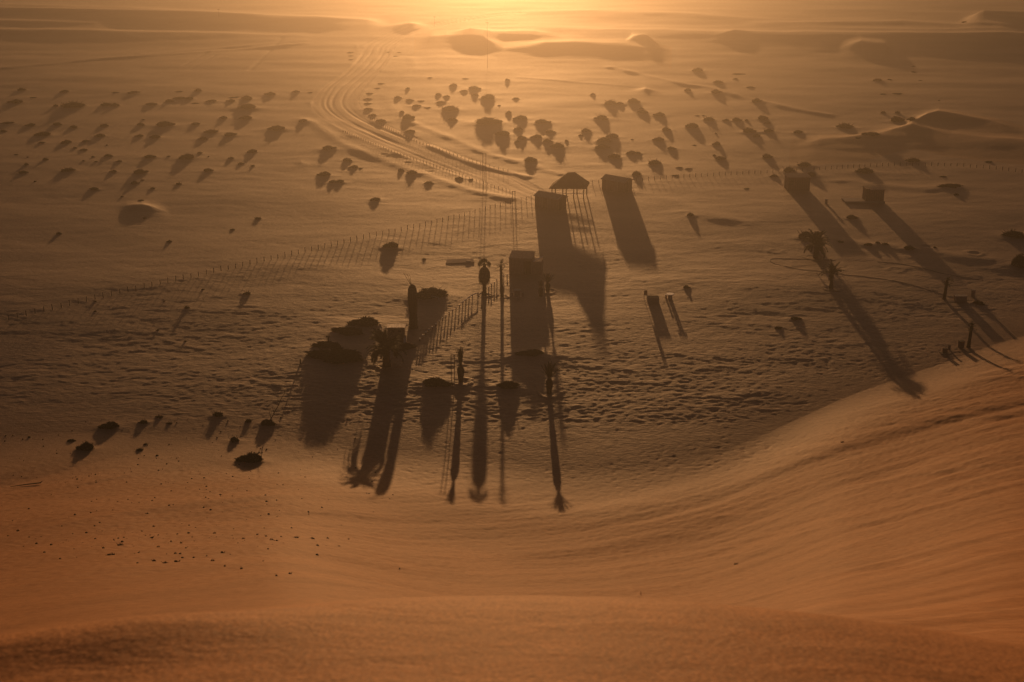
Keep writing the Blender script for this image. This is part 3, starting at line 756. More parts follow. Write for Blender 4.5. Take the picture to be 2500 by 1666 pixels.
def gable_hut(label, px, py):
    p, s = at(px, py)
    t = thing('hut', label, 'hut', p, R(-38))
    L, W, H, G = 4.9, 2.7, 2.05, .55
    b = MB(); b.box(-L/2, L/2, -W/2, W/2, -.4, H)
    for sx in (-L/2, L/2 - .08):
        n = len(b.v); b.v += [(sx, -W/2, H), (sx, W/2, H), (sx, 0, H + G), (sx + .08, -W/2, H), (sx + .08, W/2, H), (sx + .08, 0, H + G)]
        b.f += [(n, n+2, n+1), (n+3, n+4, n+5), (n, n+3, n+5, n+2), (n+1, n+2, n+5, n+4)]
    b.build('wall', M_WALL2, t)
    r = MB()
    for sy in (-1, 1):
        y1 = sy * (W/2 + .22); z1 = H - .09; e = L/2 + .2
        for i in range(24):
            x0 = -e + 2*e*i/24; x1 = -e + 2*e*(i+1)/24; d = .025 if i % 2 else 0
            r.quad((x0, 0, H+G+.03+d), (x1, 0, H+G+.03+d), (x1, y1, z1+.03+d), (x0, y1, z1+.03+d))
            r.quad((x0, 0, H+G-.02+d), (x0, y1, z1-.02+d), (x1, y1, z1-.02+d), (x1, 0, H+G-.02+d))
        r.quad((-e, y1, z1-.02), (-e, y1, z1+.055), (e, y1, z1+.055), (e, y1, z1-.02))
    r.build('roof', M_ROOF, t)
    f = MB(); f.tube([(L/2+.22, -W/2-.24, H-.06), (L/2+.22, 0, H+G+.06), (L/2+.22, W/2+.24, H-.06)], .05, 5); f.build('barge_board', M_PALE, t)
    for x in (-1.55, .25):
        d = MB(); d.box(x, x+.85, -W/2-.05, -W/2-.003, -.2, 1.85); d.build('door', M_WALL, t)
    v = MB()
    for i in range(14): v.box(-L/2+.1+i*.345, -L/2+.14+i*.345, -W/2-.028, -W/2-.002, -.3, H-.15)
    v.build('battens', M_POST, t)
    d = MB(); d.box(L/2+.003, L/2+.05, -.9, -.1, -.2, 1.85); d.build('door', M_DARK, t)
gable_hut('nearer of two matching gable huts, left-hand one below the thatched shelter', 1344, 506)
gable_hut('farther of two matching gable huts, standing right of the thatched shelter', 1506, 464)

p, s = at(1945, 462)
t = thing('hut', 'dark flat roofed hut with a blank front behind the right-hand date palm', 'hut', p, R(3))
w = MB(); w.box(-2.05, 2.05, -1.5, 1.5, -.5, 2.5); w.build('wall', M_WALL2, t)
boxm('roof', -2.2, 2.2, -1.65, 1.7, 2.503, 2.62, M_ROOF, t)
v = MB()
for i in range(10): v.box(-1.95+i*.42, -1.90+i*.42, -1.53, -1.503, -.4, 2.4)
v.build('battens', M_POST, t)
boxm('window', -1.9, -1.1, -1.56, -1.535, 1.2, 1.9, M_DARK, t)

p, s = at(2112, 497)
t = thing('hut', 'small square dark hut standing on the end of a concrete slab', 'hut', p + Vector((0, 0, .38)), R(2))
w = MB(); w.box(0.1, 3.4, .25, 2.5, 0, 2.0); w.build('wall', M_WALL2, t)
boxm('parapet', .05, .8, .2, 2.55, 2.003, 2.22, M_WALL2, t); boxm('roof', .803, 3.45, .2, 2.55, 2.003, 2.09, M_ROOF, t)
v = MB()
for i in range(8): v.box(.3+i*.42, .35+i*.42, .22, .247, 0, 1.9)
v.build('battens', M_POST, t)
q, _ = at(2063, 497)
o = boxm('concrete_slab', 0, 7.2, 0, 2.7, -.5, .38, M_CONC, None); o.location = q; o.rotation_euler = (0, 0, R(1))
o.location.z = p.z
tag(o, 'long low concrete slab under the square hut, its bare left end sunlit', 'slab')
p, s = at(2017, 498)
mb = MB(); mb.lathe([(.24, -.2), (.23, .7), (.27, .71), (.27, .82), (.1, .86)], 12)
o = mb.build('bollard', M_CONC, None); o.location = p; tag(o, 'short stub pillar between the two right-hand huts', 'bollard')

# corrugated roof shed
p, s = at(947, 836)
t = thing('shed', 'small shed with a sunlit corrugated roof behind the bushy date palm', 'shed', p, R(2))
w = MB(); w.box(0, 2.2, 0, 2.0, -.3, 1.70); w.build('wall', M_WALL2, t)
r = MB(); n = 52
for i in range(n):
    x0 = -.12 + 2.44*i/n; x1 = -.12 + 2.44*(i+1)/n
    z0 = .045*math.sin(i*math.pi/2); z1 = .045*math.sin((i+1)*math.pi/2)
    r.quad((x0, -.15, 2.06+z0), (x1, -.15, 2.06+z1), (x1, 2.2, 1.78+z1), (x0, 2.2, 1.78+z0))
    r.quad((x0, -.15, 2.04+z0), (x0, 2.2, 1.76+z0), (x1, 2.2, 1.76+z1), (x1, -.15, 2.04+z1))
r.build('roof', M_METAL, t)
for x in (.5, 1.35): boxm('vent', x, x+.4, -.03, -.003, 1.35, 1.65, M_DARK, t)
boxm('door', 1.3, 2.05, -.045, -.003, -.2, 1.2, M_POST, t)
p, s = at(989, 838)
t = thing('water_tank', 'pale upright drum beside the right wall of the corrugated roof shed', 'drum', p)
mb = MB(); mb.lathe([(.18, -.1), (.18, .3), (.195, .32), (.18, .34), (.18, .62), (.195, .64), (.18, .66), (.17, .98)], 14); mb.build('body', M_PALE, t)
mb = MB(); mb.lathe([(.185, .983), (.185, 1.02), (.05, 1.07)], 14); mb.build('lid', M_POST, t)

# thatched shelter: hipped thatch on posts
p, s = at(1390, 479)
t = thing('thatched_shelter', 'open shelter under a steep dark thatched roof behind the nearer gable hut', 'shelter', p, R(-12))
k = 1 / 13.6
th = MB(); A, B, hz, ez = 3.25, 2.2, 4.35, 1.85
e = [(-A, -B, ez), (A, -B, ez + .35), (A, B, ez + .45), (-A, B, ez + .05)]; rg = [(-.35, 0, hz), (1.0, 0, hz + .12)]
def slope(a, b, c, d, n=9):
    for i in range(n):
        t0, t1 = i / n, (i + 1) / n; z = -.05 * (i % 2)
        l = lambda P, Q, t: tuple(P[j] + (Q[j] - P[j]) * t for j in range(3))
        q = [l(a, d, t0), l(b, c, t0), l(b, c, t1), l(a, d, t1)]
        th.quad(*[(v[0], v[1], v[2] + (z if m < 2 else 0)) for m, v in enumerate(q)])
slope(e[0], e[1], rg[1], rg[0]); slope(e[1], e[2], rg[1], rg[1]); slope(e[2], e[3], rg[0], rg[1]); slope(e[3], e[0], rg[0], rg[0])
th.quad(*[(v[0]*.97, v[1]*.97, v[2]-.22) for v in reversed(e)])
for i in range(4):
    a_, b_ = e[i], e[(i+1) % 4]
    th.quad((a_[0]*.97, a_[1]*.97, a_[2]-.22), (b_[0]*.97, b_[1]*.97, b_[2]-.22), b_, a_)
    for j in range(26):
        f_ = (j + random.random()) / 26; q = [a_[m] + (b_[m]-a_[m])*f_ for m in range(3)]
        th.tri((q[0]-.1, q[1], q[2]), (q[0]+.1, q[1], q[2]), (q[0]*1.03, q[1]*1.03, q[2]-random.uniform(.2, .42)))
th.build('thatch_roof', M_THATCH, t)
for x in (-2.9, -.9, 1.1, 2.9):
    for y in (-1.8, 1.8):
        mb = MB(); mb.tube([(x, y, -.4), (x, y, ez - .1)], .10, 7); mb.build('post', M_POST, t)
for z in (.95,):
    mb = MB(); mb.tube([(-3.0, -1.98, z), (3.0, -1.98, z + .05)], .055, 6); mb.build('rail', M_PALE, t)
    mb = MB(); mb.tube([(-3.0, 1.98, z), (3.0, 1.98, z + .05)], .055, 6); mb.build('rail', M_POST, t)

# ------------------------------------------------------------------ poles and frames
def hframe(name, label, cat, px, py, w_px, h_px, r, bars, m=M_POST, over=0.0):
    p, s = at(px, py); k = 1 / (s * .95); w = w_px / s; h = h_px * k
    t = thing(name, label, cat, p)
    for x in (-w/2, w/2):
        mb = MB(); mb.tube([(x, 0, -.3), (x, 0, h)], r, 7); mb.build('post', m, t)
    for z, x0, x1 in bars:
        mb = MB(); mb.tube([(x0 * w, 0, z * h), (x1 * w, 0, z * h)], r * .8, 6); mb.build('crossbar', m, t)
    return t
hframe('utility_pole', 'very tall slim twin pole frame standing over the sand road', 'pole', 1183, 471, 7.5, 92, .05, [(.99, -.75, .6)])
hframe('gate_frame', 'short goalpost-like gate frame in the long wire fence near the huts', 'gate', 1254, 493, 6.5, 25, .06, [(.985, -.7, .75)])
hframe('pipe_stand', 'thin two-legged pipe frame left of the tied-up palm', 'pipe stand', 1106, 931, 8, 65, .045, [(.985, -.55, 1.6), (.48, -1.0, .55)])
for lb, px, py, hp in (('tall thin mast rising through the glare among the far dunes', 1190, 167, 112), ('short far pole at the left end of the far dunes', 1061, 64, 22), ('faint far pole at the upper left', 534, 40, 17)):
    p, s = at(px, py); h = hp / (s * .98)
    t = thing('mast', lb, 'mast', p); mb = MB(); mb.tube([(0, 0, -.5), (0, 0, h)], [.035, .025], 6); mb.build('pole', M_POST, t)
    mb = MB(); mb.tube([(-.5, 0, h * .96), (.5, 0, h * .96)], .05, 5); mb.build('crossbar', M_POST, t)
p, s = at(802, 838)
t = thing('tap_post', 'T-shaped post sticking up behind the biggest near shrub', 'post', p)
mb = MB(); mb.tube([(0, 0, -.3), (.03, 0, .85)], [.12, .10], 8); mb.build('post', M_POST, t)
mb = MB(); mb.box(-.28, .30, -.08, .08, .852, .98); mb.build('crossbar', M_POST, t)
p, s = at(733, 888)
mb = MB(); mb.tube([(0, 0, -.2), (.03, 0, .3), (.05, 0, .62)], [.10, .09, .05], 6); o = mb.build('stake', M_POST, None); o.location = p
tag(o, 'short wooden stake with a long shadow left of the biggest near shrub', 'stake')
p, s = at(662, 1021)
mb = MB(); q = [(0,0,-.1), (.35,.15,.6), (.8,.4,1.3), (1.25,.6,2.3), (1.55,.8,2.7), (1.58,.8,3.15)]
mb.tube(q, [.06,.05,.045,.035,.025,.01], 5)
mb.tube([(0,0,-.1), (-.12,0,.45), (-.14,0,.8)], [.05,.035,.015], 5); mb.tube([(.35,.15,.6), (.22,.1,1.0), (.2,.1,1.4)], [.035,.025,.01], 5)
mb.tube([(.8,.4,1.3), (.82,.4,1.8), (.80,.42,2.2)], [.035,.025,.01], 5); mb.tube([(.2,.1,.9), (.6,.2,.95)], [.02,.02], 4)
o = mb.build('dead_branch', M_DRY, None); o.location = p
tag(o, 'bent dead branch with upright twigs rising behind a near shrub', 'branch')
for lb, px, py, h in (('tiny thin stick poking from the lower dune face, upper of two', 1565, 1451, 11), ('tiny thin stick poking from the lower dune face, lower of two', 1449, 1519, 5)):
    p, s = at(px, py); mb = MB(); mb.tube([(0, 0, -.1), (-.05 * h / s, 0, h / s)], [.8 / s, .4 / s], 5); o = mb.build('stick', M_DRY, None); o.location = p; tag(o, lb, 'stick')
p, s = at(72, 1185)
mb = MB(); mb.tube([(-1.8, -.3, .02), (-.6, 0, .09), (1.0, .3, .16), (1.2, .35, .34)], [.02, .05, .06, .02], 5); o = mb.build('driftwood', M_DRY, None); o.location = p
tag(o, 'long dry stick lying on the sand at the lower left', 'stick')

# ------------------------------------------------------------------ picnic furniture
def lathe_obj(name, prof, m, par, x=0, y=0, seg=18):
    mb = MB(); mb.lathe(prof, seg, x, y); return mb.build(name, m, par)
p, s = at(1636, 731)
t = thing('picnic_table', 'round table with a bright sunlit top at the right of the middle', 'table', p)
lathe_obj('tabletop', [(.55, .72), (.57, .74), (.57, .79), (.54, .81)], M_GLOSS, t, seg=24)
lathe_obj('pedestal', [(.34, -.2), (.30, .2), (.28, .715)], M_CONC, t)
p, s = at(1626, 728)
t = thing('stool', 'small round stool at the left side of the sunlit round table', 'stool', p)
lathe_obj('seat', [(.17, .42), (.19, .44), (.19, .48), (.15, .50)], M_GLOSS, t); lathe_obj('pedestal', [(.15, -.2), (.12, .415)], M_CONC, t)
p, s = at(1263, 723)
t = thing('picnic_table', 'round table in the shade in front of the central kiosk', 'table', p)
lathe_obj('tabletop', [(.50, .84), (.53, .86), (.53, .92), (.49, .94)], M_CONC, t, seg=24)
lathe_obj('pedestal', [(.42, -.2), (.36, .3), (.34, .835)], M_CONC, t)
for lb, px, py in (('shaded stool left of the table in front of the kiosk', 1251, 722), ('shaded stool in front of the table by the kiosk', 1264, 735), ('shaded stool right of the table in front of the kiosk', 1277, 722)):
    p, s = at(px, py); t = thing('stool', lb, 'stool', p, 0, 'stools around the shaded table')
    lathe_obj('seat', [(.18, .42), (.2, .44), (.2, .48), (.16, .50)], M_CONC, t); lathe_obj('pedestal', [(.15, -.2), (.13, .415)], M_CONC, t)
p, s = at(1595, 739)
t = thing('masonry_barbecue', 'low box-shaped masonry barbecue beside the narrow notice board', 'barbecue', p)
boxm('body', -.82, .82, 0, .75, -.3, .70, M_CONC, t)
mb = MB(); mb.box(-.84, .84, -.02, .08, .703, .79); mb.box(-.84, -.74, .083, .77, .703, .79); mb.box(.74, .84, .083, .77, .703, .79); mb.box(-.737, .737, .67, .77, .703, .79); mb.build('rim', M_CONC, t)
boxm('ash_bed', -.735, .735, .085, .668, .703, .715, M_DARK, t)
p, s = at(1576, 731)
t = thing('notice_board', 'narrow dark notice board on two thin legs left of the barbecue', 'sign', p, R(14))
mb = MB(); mb.box(-.22, .22, -.02, .02, .62, 1.28); mb.build('panel', M_WALL2, t)
for x in (-.2, .2):
    mb = MB(); mb.tube([(x, .05, -.2), (x, .05, 1.24)], .03, 6); mb.build('leg', M_POST, t)
p, s = at(2346, 737)
t = thing('masonry_barbecue', 'wide dark masonry block in shade beside the upper slim palm pole', 'barbecue', p)
boxm('body', -.82, .82, 0, .8, -.3, .72, M_WALL, t); boxm('rim', -.86, .86, -.04, .84, .723, .80, M_CONC, t)
p, s = at(2375, 724)
t = thing('pillar', 'upright block pillar behind the dark low shrub at the right', 'pillar', p)
boxm('shaft', -.24, .24, -.2, .2, -.3, .86, M_WALL, t); boxm('cap', -.28, .28, -.24, .24, .863, .96, M_CONC, t)
def bin_(lb, px, py, w, h, board=False):
    p, s = at(px, py); t = thing('litter_bin', lb, 'bin', p, R(random.uniform(-10, 10)), 'bins at the foot of the right dune')
    mb = MB()
    n0 = [(-w/2, -w*.4), (w/2, -w*.4), (w/2, w*.4), (-w/2, w*.4)]
    for i in range(4):
        a, b = n0[i], n0[(i+1) % 4]; g = 1.12
        mb.quad((a[0], a[1], -.2), (b[0], b[1], -.2), (b[0]*g, b[1]*g, h), (a[0]*g, a[1]*g, h))
        mb.quad((a[0]*.9, a[1]*.9, h*.3), (a[0]*g*.92, a[1]*g*.92, h), (b[0]*g*.92, b[1]*g*.92, h), (b[0]*.9, b[1]*.9, h*.3))
        mb.quad((a[0]*g, a[1]*g, h), (b[0]*g, b[1]*g, h), (b[0]*g*.92, b[1]*g*.92, h), (a[0]*g*.92, a[1]*g*.92, h))
    mb.quad(*[(q[0]*.95, q[1]*.95, h*.35) for q in n0])
    mb.build('body', M_WALL2, t)
    mb = MB(); mb.box(-w*.62, w*.62, -w*.5, w*.5, h+.004, h+.06); mb.build('lid', M_POST, t)
    if board:
        mb = MB(); mb.box(-w*1.3, w*1.4, -w*.75, w*.7, -.05, .07); mb.build('base', M_POST, t)
bin_('stout bin on a flat base board, lowest and leftmost of the bins by the dune', 2307, 863, .48, .62, True)
bin_('smallest bin, just behind the one on the base board', 2317, 853, .27, .5)
bin_('tallest bin, next to the lower slim palm pole', 2346, 849, .58, .88)
# pale slab with a cover
q = place([1088, 1158, 1155, 1092], [645, 642, 633.5, 635])
c = q.mean(0); mb = MB()
n = len(mb.v); zt = max(q[:, 2]) + .10
mb.v = [tuple(v[:2] - c[:2]) + (-.3,) for v in q] + [tuple(v[:2] - c[:2]) + (zt - c[2],) for v in q]
mb.f = [(3,2,1,0),(4,5,6,7),(0,1,5,4),(1,2,6,5),(2,3,7,6),(3,0,4,7)]
t = thing('concrete_slab', 'long pale slab with a round cover lying flat left of the kiosk', 'slab', c)
mb.build('slab', M_SLAB, t); o = lathe_obj('cover', [(.42, zt - c[2] + .003), (.40, zt - c[2] + .07), (.3, zt - c[2] + .08)], M_CONC, t, 1.3, -.2)
# pale pipe in front of the hedge
L_ = place([1017, 1045, 1057, 1071], [728, 728, 728, 732])
mb = MB(); mb.tube([(v[0], v[1], v[2] + .30) for v in L_], .05, 6)
for v in L_: mb.tube([(v[0], v[1], v[2] - .2), (v[0], v[1], v[2] + .30)], .04, 5)
o = mb.build('pipe_rail', M_PALE, None); tag(o, 'pale pipe rail in front of the hedge-like shrub beside the dead palm', 'rail')
for lb, pts in (('black irrigation hose looping around the small palm at the right', [(2040,636),(1990,634),(1940,633),(1895,632),(1880,635),(1884,641),(1905,648),(1960,659),(2015,664),(2060,671),(2110,676),(2180,686),(2240,700),(2300,719),(2330,727)]),
                ('thin hose running past the top of the upper slim palm pole', [(2142,640),(2200,645),(2260,658),(2300,668),(2350,677),(2400,684)])):
    q = smooth_line(pts, 5); w = place(q[:, 0], q[:, 1]); mb = MB()
    mb.tube([(v[0], v[1], v[2] + .012) for v in w], .022, 5); o = mb.build('irrigation_hose', M_HOSE, None); tag(o, lb, 'hose')

# ------------------------------------------------------------------ fences
def fence(label, px, n, h, r, wires, m=M_POST, cap=None, rail=None, jit=.5, name='wire_fence', cat='fence'):
    q = np.array(px, float); g = place(q[:, 0], q[:, 1])[:, :2]
    d = np.r_[0, np.cumsum(np.hypot(*(g[1:] - g[:-1]).T))]
    u = np.linspace(0, d[-1], n); X = np.interp(u, d, g[:, 0]); Y = np.interp(u, d, g[:, 1])
    Y = Y + np.array([random.uniform(-.12, .12) for _ in u])
    Z = terrain(X, Y)
    t = thing(name, label, cat, (X[0], Y[0], Z[0])); o3 = np.array([X[0], Y[0], Z[0]])
    pts = np.stack([X, Y, Z], 1) - o3
    base = MB(); base.tube([(0, 0, -.25), (0, 0, h)], [r, r * .9], 6); me = base.mesh('post', m)
    cme = None
    if cap: cb = MB(); cb.lathe([(r * 1.2, h + .003), (r * 1.6, h + .05), (r * 1.5, h + cap), (.02, h + cap + .03)], 7); cme = cb.mesh('cap', M_GLOSS)
    for i, v in enumerate(pts):
        o = bpy.data.objects.new('post', me); C.objects.link(o); o.parent = t; o.location = v
        o.rotation_euler = (random.uniform(-.06, .06), random.uniform(-.06, .06), 0); o.scale = (1, 1, random.uniform(.88, 1.12))
        if cme:
            c_ = bpy.data.objects.new('cap', cme); C.objects.link(c_); c_.parent = o
    for z in wires:
        mb = MB(); mb.tube([(v[0], v[1] + r, v[2] + z * h) for v in pts], .004, 3, False); mb.build('wire', M_WIRE, t)
    if rail:
        i0, i1, z = rail
        mb = MB(); mb.tube([(v[0], v[1], v[2] + h * z + .12) for v in pts[i0:i1]], .055, 6); mb.build('rail', M_GLOSS, t)
    return t
fence('long wire fence on short posts crossing from the left edge to the gable huts', [(21,782),(243,729),(461,680),(668,633),(846,593),(1022,556),(1125,531),(1213,507),(1297,488)], 78, .74, .05, (.35, .65, .95))
fence('long wire fence of short posts running right from the huts below the low dune', [(1446,449),(1470,448),(1580,441),(1670,434),(1811,426),(1896,422),(2006,415),(2119,408),(2213,405),(2305,405),(2397,411),(2497,422),(2560,428)], 76, .68, .05, (.5, .95))
fence('low wire fence along the near edge of the sand road', [(838,322),(890,345),(958,372),(1061,408),(1153,440),(1245,470)], 56, .5, .045, (.6, .95))
fence('low wire fence along the far edge of the sand road', [(905,291),(960,322),(1018,349),(1096,376),(1181,404),(1240,420)], 46, .5, .045, (.6, .95))
fence('row of stubby pale-capped posts with a rail from the shed to the kiosk', [(1025,833),(1046,812),(1070,792),(1100,768),(1127,748),(1152,728),(1170,722),(1192,708),(1214,690),(1238,676)], 27, .30, .07, (.7,), cap=.14, rail=(13, 18, 1.2), name='post_fence')

# ------------------------------------------------------------------ dry twigs and clods
TW = [(271,1355,50,14,'longest dry twig clump low on the left dune foot'),(377,1371,30,18,'dry twig clump, left of the three dark ones below the long clump'),(404,1376,40,16,'dry twig clump, middle of the three dark ones below the long clump'),(431,1373,38,14,'dry twig clump, right of the three dark ones below the long clump'),
 (519,1369,24,10,'dry twig clump alone right of the dark three'),(549,1384,12,14,'upright twig right of the dark three'),(590,1392,16,8,'small twig clump near the dune foot below the upright twig'),(676,1411,20,10,'twig clump, left of a low pair at the dune foot'),(708,1406,22,8,'twig clump, right of a low pair at the dune foot'),
 (375,1285,16,12,'dark clod of twigs alone above the debris belt'),(387,1337,20,12,'twig clump left in the debris belt'),(296,1334,50,12,'flat twig clump left in the debris belt'),(253,1341,20,8,'twig clump at the left end of the debris belt'),(543,1352,28,14,'flat twig clump below the middle of the debris belt'),
 (663,1321,26,18,'star-shaped twig clump in the right of the debris belt'),(724,1316,30,14,'flat twig clump farther right in the debris belt'),(763,1318,30,10,'long thin twig clump in the right of the debris belt'),(800,1315,18,16,'dark twig clump at the right of the debris belt'),(628,1307,14,14,'upright twig clump in the middle of the debris belt'),(594,1317,20,12,'twig clump at the middle of the debris belt'),
 (524,1304,20,12,'twig clump at the upper edge of the debris belt'),(45,1299,20,12,'dark twig clump by the left edge on the smooth sand'),(650,1311,16,14,'twig tuft beside the star-shaped clump'),(371,1316,24,16,'twig tuft in the left of the debris belt'),(442,1327,18,14,'twig tuft left of the middle of the debris belt'),
 (851,1316,12,10,'dark twig clod right of the debris belt'),(976,1389,10,10,'lone dark twig clod low in the centre'),(828,1339,14,10,'twig clod at the right end of the debris belt'),(2056,1082,22,10,'small dark twig on the right dune face'),(1797,1380,30,14,'thin twig line on the lower right dune face'),(2255,1568,0,0,'')]
def twig_mesh(seed):
    rr = random.Random(seed); mb = MB()
    for i in range(16):
        a = rr.random() * 6.283; x = rr.uniform(-.4, .4); y = rr.uniform(-.25, .25)
        d = Vector((math.cos(a) * .35, math.sin(a) * .2, rr.uniform(.15, .9)))
        b = Vector((x, y, -.05)); mb.tube([b, b + d * .6, b + d + Vector((rr.uniform(-.1, .1), 0, 0))], [.045, .035, .012], 4)
    for i in range(4): mb.lathe([(.12, -.1), (.15, .12), (.09, .3), (.02, .36)], 6, rr.uniform(-.3, .3), rr.uniform(-.2, .2), .4)
    return mb.mesh('twig_clump', M_DRY)
TM = [twig_mesh(200 + i) for i in range(5)]
for i, (x, y, w, h, lb) in enumerate(TW):
    if not lb: continue
    p, s = at(x, y)
    o = bpy.data.objects.new('twig_clump', TM[i % 5]); C.objects.link(o); o.location = p
    o.scale = (w / 2.82 / s * 1.1, w / 2.82 / s * .8, max(.18, h / 2.82 / s * 1.1)); o.rotation_euler = (0, 0, random.uniform(-.4, .4))
    tag(o, lb, 'twigs', 'dry twig clumps on the left dune foot' if x < 1700 else 'twigs on the right dune face')

random.seed(9)
mb = MB(); cl = []
for i in range(520):
    x = random.gauss(430, 260); y = random.choice([random.uniform(1150, 1260), random.gauss(1320, 28), random.uniform(1020, 1180)])
    if x < 0 or x > 960: continue
    cl.append((x, y))
q = place([c[0] for c in cl], [c[1] for c in cl])
for v in q:
    s = .02 + .075 * random.random() ** 2.5; mb.lathe([(s, -.03), (s * 1.1, s * .4), (s * .6, s * .9), (.01, s)], 5, v[0], v[1], .5)
    n = 5 * 4
    for j in range(len(mb.v) - n, len(mb.v)): mb.v[j] = (mb.v[j][0], mb.v[j][1], mb.v[j][2] + v[2])
o = mb.build('sand_clods', M_DRY, None); o['kind'] = 'stuff'; o['label'] = 'scatter of small clods and stones on the lower left sand'

# ------------------------------------------------------------------ terrain sheets (one grid, finer where it is near)
def build_ground():
    az = np.r_[np.linspace(-180, -62, 24), np.linspace(-60, -27, 60), np.linspace(-26, 26, NAZ), np.linspace(27, 60, 60), np.linspace(62, 180, 24)]
    th = np.radians(np.linspace(22.4, 5.0, NTH))
    r = np.r_[.02, .6, 1.2, 1.8, np.linspace(2.2, 12, NNEAR), np.geomspace(12.06, 60, NFACE)[0:], np.linspace(60.2, 149.6, NFOOT), EYE / np.tan(th), np.geomspace(722, 3000, 46)]
    A, Rr = np.meshgrid(np.radians(az), r)
    X = Rr * np.sin(A); Y = Rr * np.cos(A)
    Z = np.empty_like(X)
    for i in range(0, X.shape[0], 120): Z[i:i + 120] = terrain(X[i:i + 120], Y[i:i + 120])
    nr, nc = X.shape
    co = np.stack([X, Y, Z], -1)
    du = np.gradient(co, axis=0); dv = np.gradient(co, axis=1)
    N = np.cross(dv, du); N /= np.linalg.norm(N, axis=-1, keepdims=True) + 1e-12
    N[N[..., 2] < 0] *= -1
    _, D, rr, azd = dune_h(X, Y)
    dunes = 1 - sst(.84, 1.16, rr / D)
    ii = np.arange(nr * nc).reshape(nr, nc)
    quads = np.stack([ii[:-1, :-1], ii[:-1, 1:], ii[1:, 1:], ii[1:, :-1]], -1)
    Xc = (X[:-1, :-1] + X[1:, 1:]) / 2; Yc = (Y[:-1, :-1] + Y[1:, 1:]) / 2
    rc = np.hypot(Xc, Yc); ac = np.degrees(np.arctan2(Xc, Yc))
    part = np.zeros(Xc.shape, np.int8)
    rd, sg, hw, al = line_dist(Xc, Yc, ROAD_W, 14, _rw)
    part[(rd < hw) & (rc > 180)] = 1
    part[rc < np.interp(ac, _az, D_S) * .99] = 2
    (a1, r1), h1, n1, f1 = RIDGES[0]; c1 = np.interp(ac, a1, r1)
    (a2, r2), h2, n2, f2 = RIDGES[1]; c2 = np.interp(ac, a2, r2)
    part[(ac > a1[0]) & (ac < a1[-1]) & (rc > c1 - n1 * 1.5) & (rc < c1 + f1 * 1.3)] = 3
    part[(ac > a2[0]) & (ac < a2[-1]) & (rc > c1) & (rc < c2 + f2 * 1.2)] = 3
    (a3, r3), h3, n3, f3 = RIDGES[2]; c3 = np.interp(ac, a3, r3)
    part[(ac > a3[0]) & (ac < a3[-1]) & (rc > c3 - n3 * 1.3) & (rc < c3 + f3 * 1.3)] = 4
    flat = co.reshape(-1, 3).astype(np.float32); fn = N.reshape(-1, 3).astype(np.float32); fd = dunes.reshape(-1).astype(np.float32)
    for pid, name, lb in ((0, 'ground', 'rippled sand plain'), (1, 'road', 'rutted sand road curving up to the glare'), (2, 'sand_dune', 'large orange dune face in the foreground'), (3, 'sand_dune', 'low crescent dune at the right'), (4, 'sand_dune', 'hazy far dunes under the glare')):
        q = quads[part == pid]
        used, inv = np.unique(q.ravel(), return_inverse=True)
        me = bpy.data.meshes.new(name); nf = len(q)
        me.vertices.add(len(used)); me.vertices.foreach_set('co', flat[used].ravel())
        me.loops.add(nf * 4); me.loops.foreach_set('vertex_index', inv.astype(np.int32).ravel())
        me.polygons.add(nf); me.polygons.foreach_set('loop_start', np.arange(0, nf * 4, 4, dtype=np.int32))
        me.polygons.foreach_set('use_smooth', np.ones(nf, bool))
        a = me.attributes.new('dune_sand', 'FLOAT', 'POINT'); v = fd[used].copy()
        if pid in (3, 4): v[:] = .55
        a.data.foreach_set('value', v)
        me.update(calc_edges=True); me.validate()
        me.normals_split_custom_set_from_vertices(fn[used])
        me.materials.append(M_ROAD if pid == 1 else M_SAND)
        o = bpy.data.objects.new(name, me); C.objects.link(o); struct(o); o['label'] = lb
    return float(Z.min())
NAZ, NTH, NNEAR, NFACE, NFOOT = 1300, 620, 190, 220, 320
zmin = build_ground()

# ------------------------------------------------------------------ haze
HZ = 3080.0
mb = MB(); mb.box(-HZ, HZ, -HZ, HZ, zmin - 1.0, 68.0)
hm = bpy.data.materials.new('haze'); hm.use_nodes = True; nt = hm.node_tree
for n in list(nt.nodes):
    if n.type != 'OUTPUT_MATERIAL': nt.nodes.remove(n)
out = [n for n in nt.nodes if n.type == 'OUTPUT_MATERIAL'][0]
pv = nt.nodes.new('ShaderNodeVolumePrincipled')
pv.inputs['Color'].default_value = HAZE_COL; pv.inputs['Density'].default_value = HAZE_D; pv.inputs['Anisotropy'].default_value = HAZE_G
nt.links.new(pv.outputs['Volume'], out.inputs['Volume'])
o = mb.build('haze', hm, None); o['kind'] = 'stuff'; o['label'] = 'warm dusty haze over the plain'

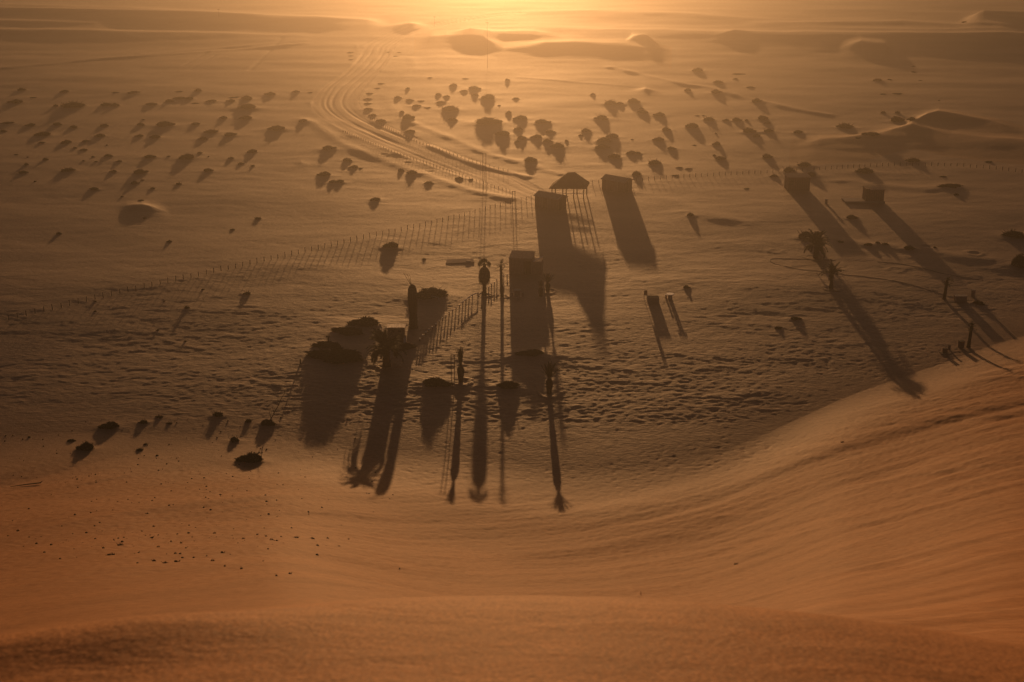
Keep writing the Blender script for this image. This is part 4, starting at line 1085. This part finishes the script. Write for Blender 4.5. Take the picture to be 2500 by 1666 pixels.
# ------------------------------------------------------------------ light
w = bpy.data.worlds.new('World'); S.world = w; w.use_nodes = True; nt = w.node_tree
sky = nt.nodes.new('ShaderNodeTexSky'); sky.sky_type = 'NISHITA'; sky.sun_disc = False
sky.sun_elevation = SUN_EL; sky.sun_rotation = SUN_AZ; sky.air_density = SKY_AIR; sky.dust_density = SKY_DUST; sky.ozone_density = SKY_OZ
bg = nt.nodes['Background']; bg.inputs['Strength'].default_value = SKY_STR
dust = nt.nodes.new('ShaderNodeMix'); dust.data_type = 'RGBA'; dust.blend_type = 'MULTIPLY'; dust.inputs['Factor'].default_value = 1
dust.inputs['B'].default_value = SKY_TINT
nt.links.new(sky.outputs['Color'], dust.inputs['A']); nt.links.new(dust.outputs['Result'], bg.inputs['Color'])
w.cycles.sampling_method = 'NONE'
sd = bpy.data.lights.new('sun', 'SUN'); sd.energy = SUN_STR; sd.angle = R(.5); sd.color = SUN_COL
so = bpy.data.objects.new('sun', sd); C.objects.link(so)
dirv = Vector((math.sin(SUN_AZ) * math.cos(SUN_EL), math.cos(SUN_AZ) * math.cos(SUN_EL), math.sin(SUN_EL)))
so.rotation_euler = dirv.to_track_quat('Z', 'Y').to_euler(); so.location = dirv * 900

# ------------------------------------------------------------------ camera
cd = bpy.data.cameras.new('camera'); cd.sensor_width = 36; cd.lens = F / 2500 * 36
cd.clip_start = .05; cd.clip_end = 12000
cd.dof.use_dof = True; cd.dof.focus_distance = 190; cd.dof.aperture_fstop = 2.8
co_ = bpy.data.objects.new('camera', cd); C.objects.link(co_)
co_.location = (0, 0, EYE); co_.rotation_euler = (R(90) - PITCH, 0, 0)
S.camera = co_
S.view_settings.view_transform = 'Standard'; S.view_settings.look = 'None'; S.view_settings.exposure = EXPO; S.view_settings.gamma = 1
S.cycles.use_denoising = DENOISE; S.cycles.denoising_prefilter = 'ACCURATE'; S.cycles.sample_clamp_indirect = 1.5
S.cycles.volume_bounces = 0; S.cycles.max_bounces = 6; S.cycles.diffuse_bounces = 3; S.cycles.caustics_reflective = False
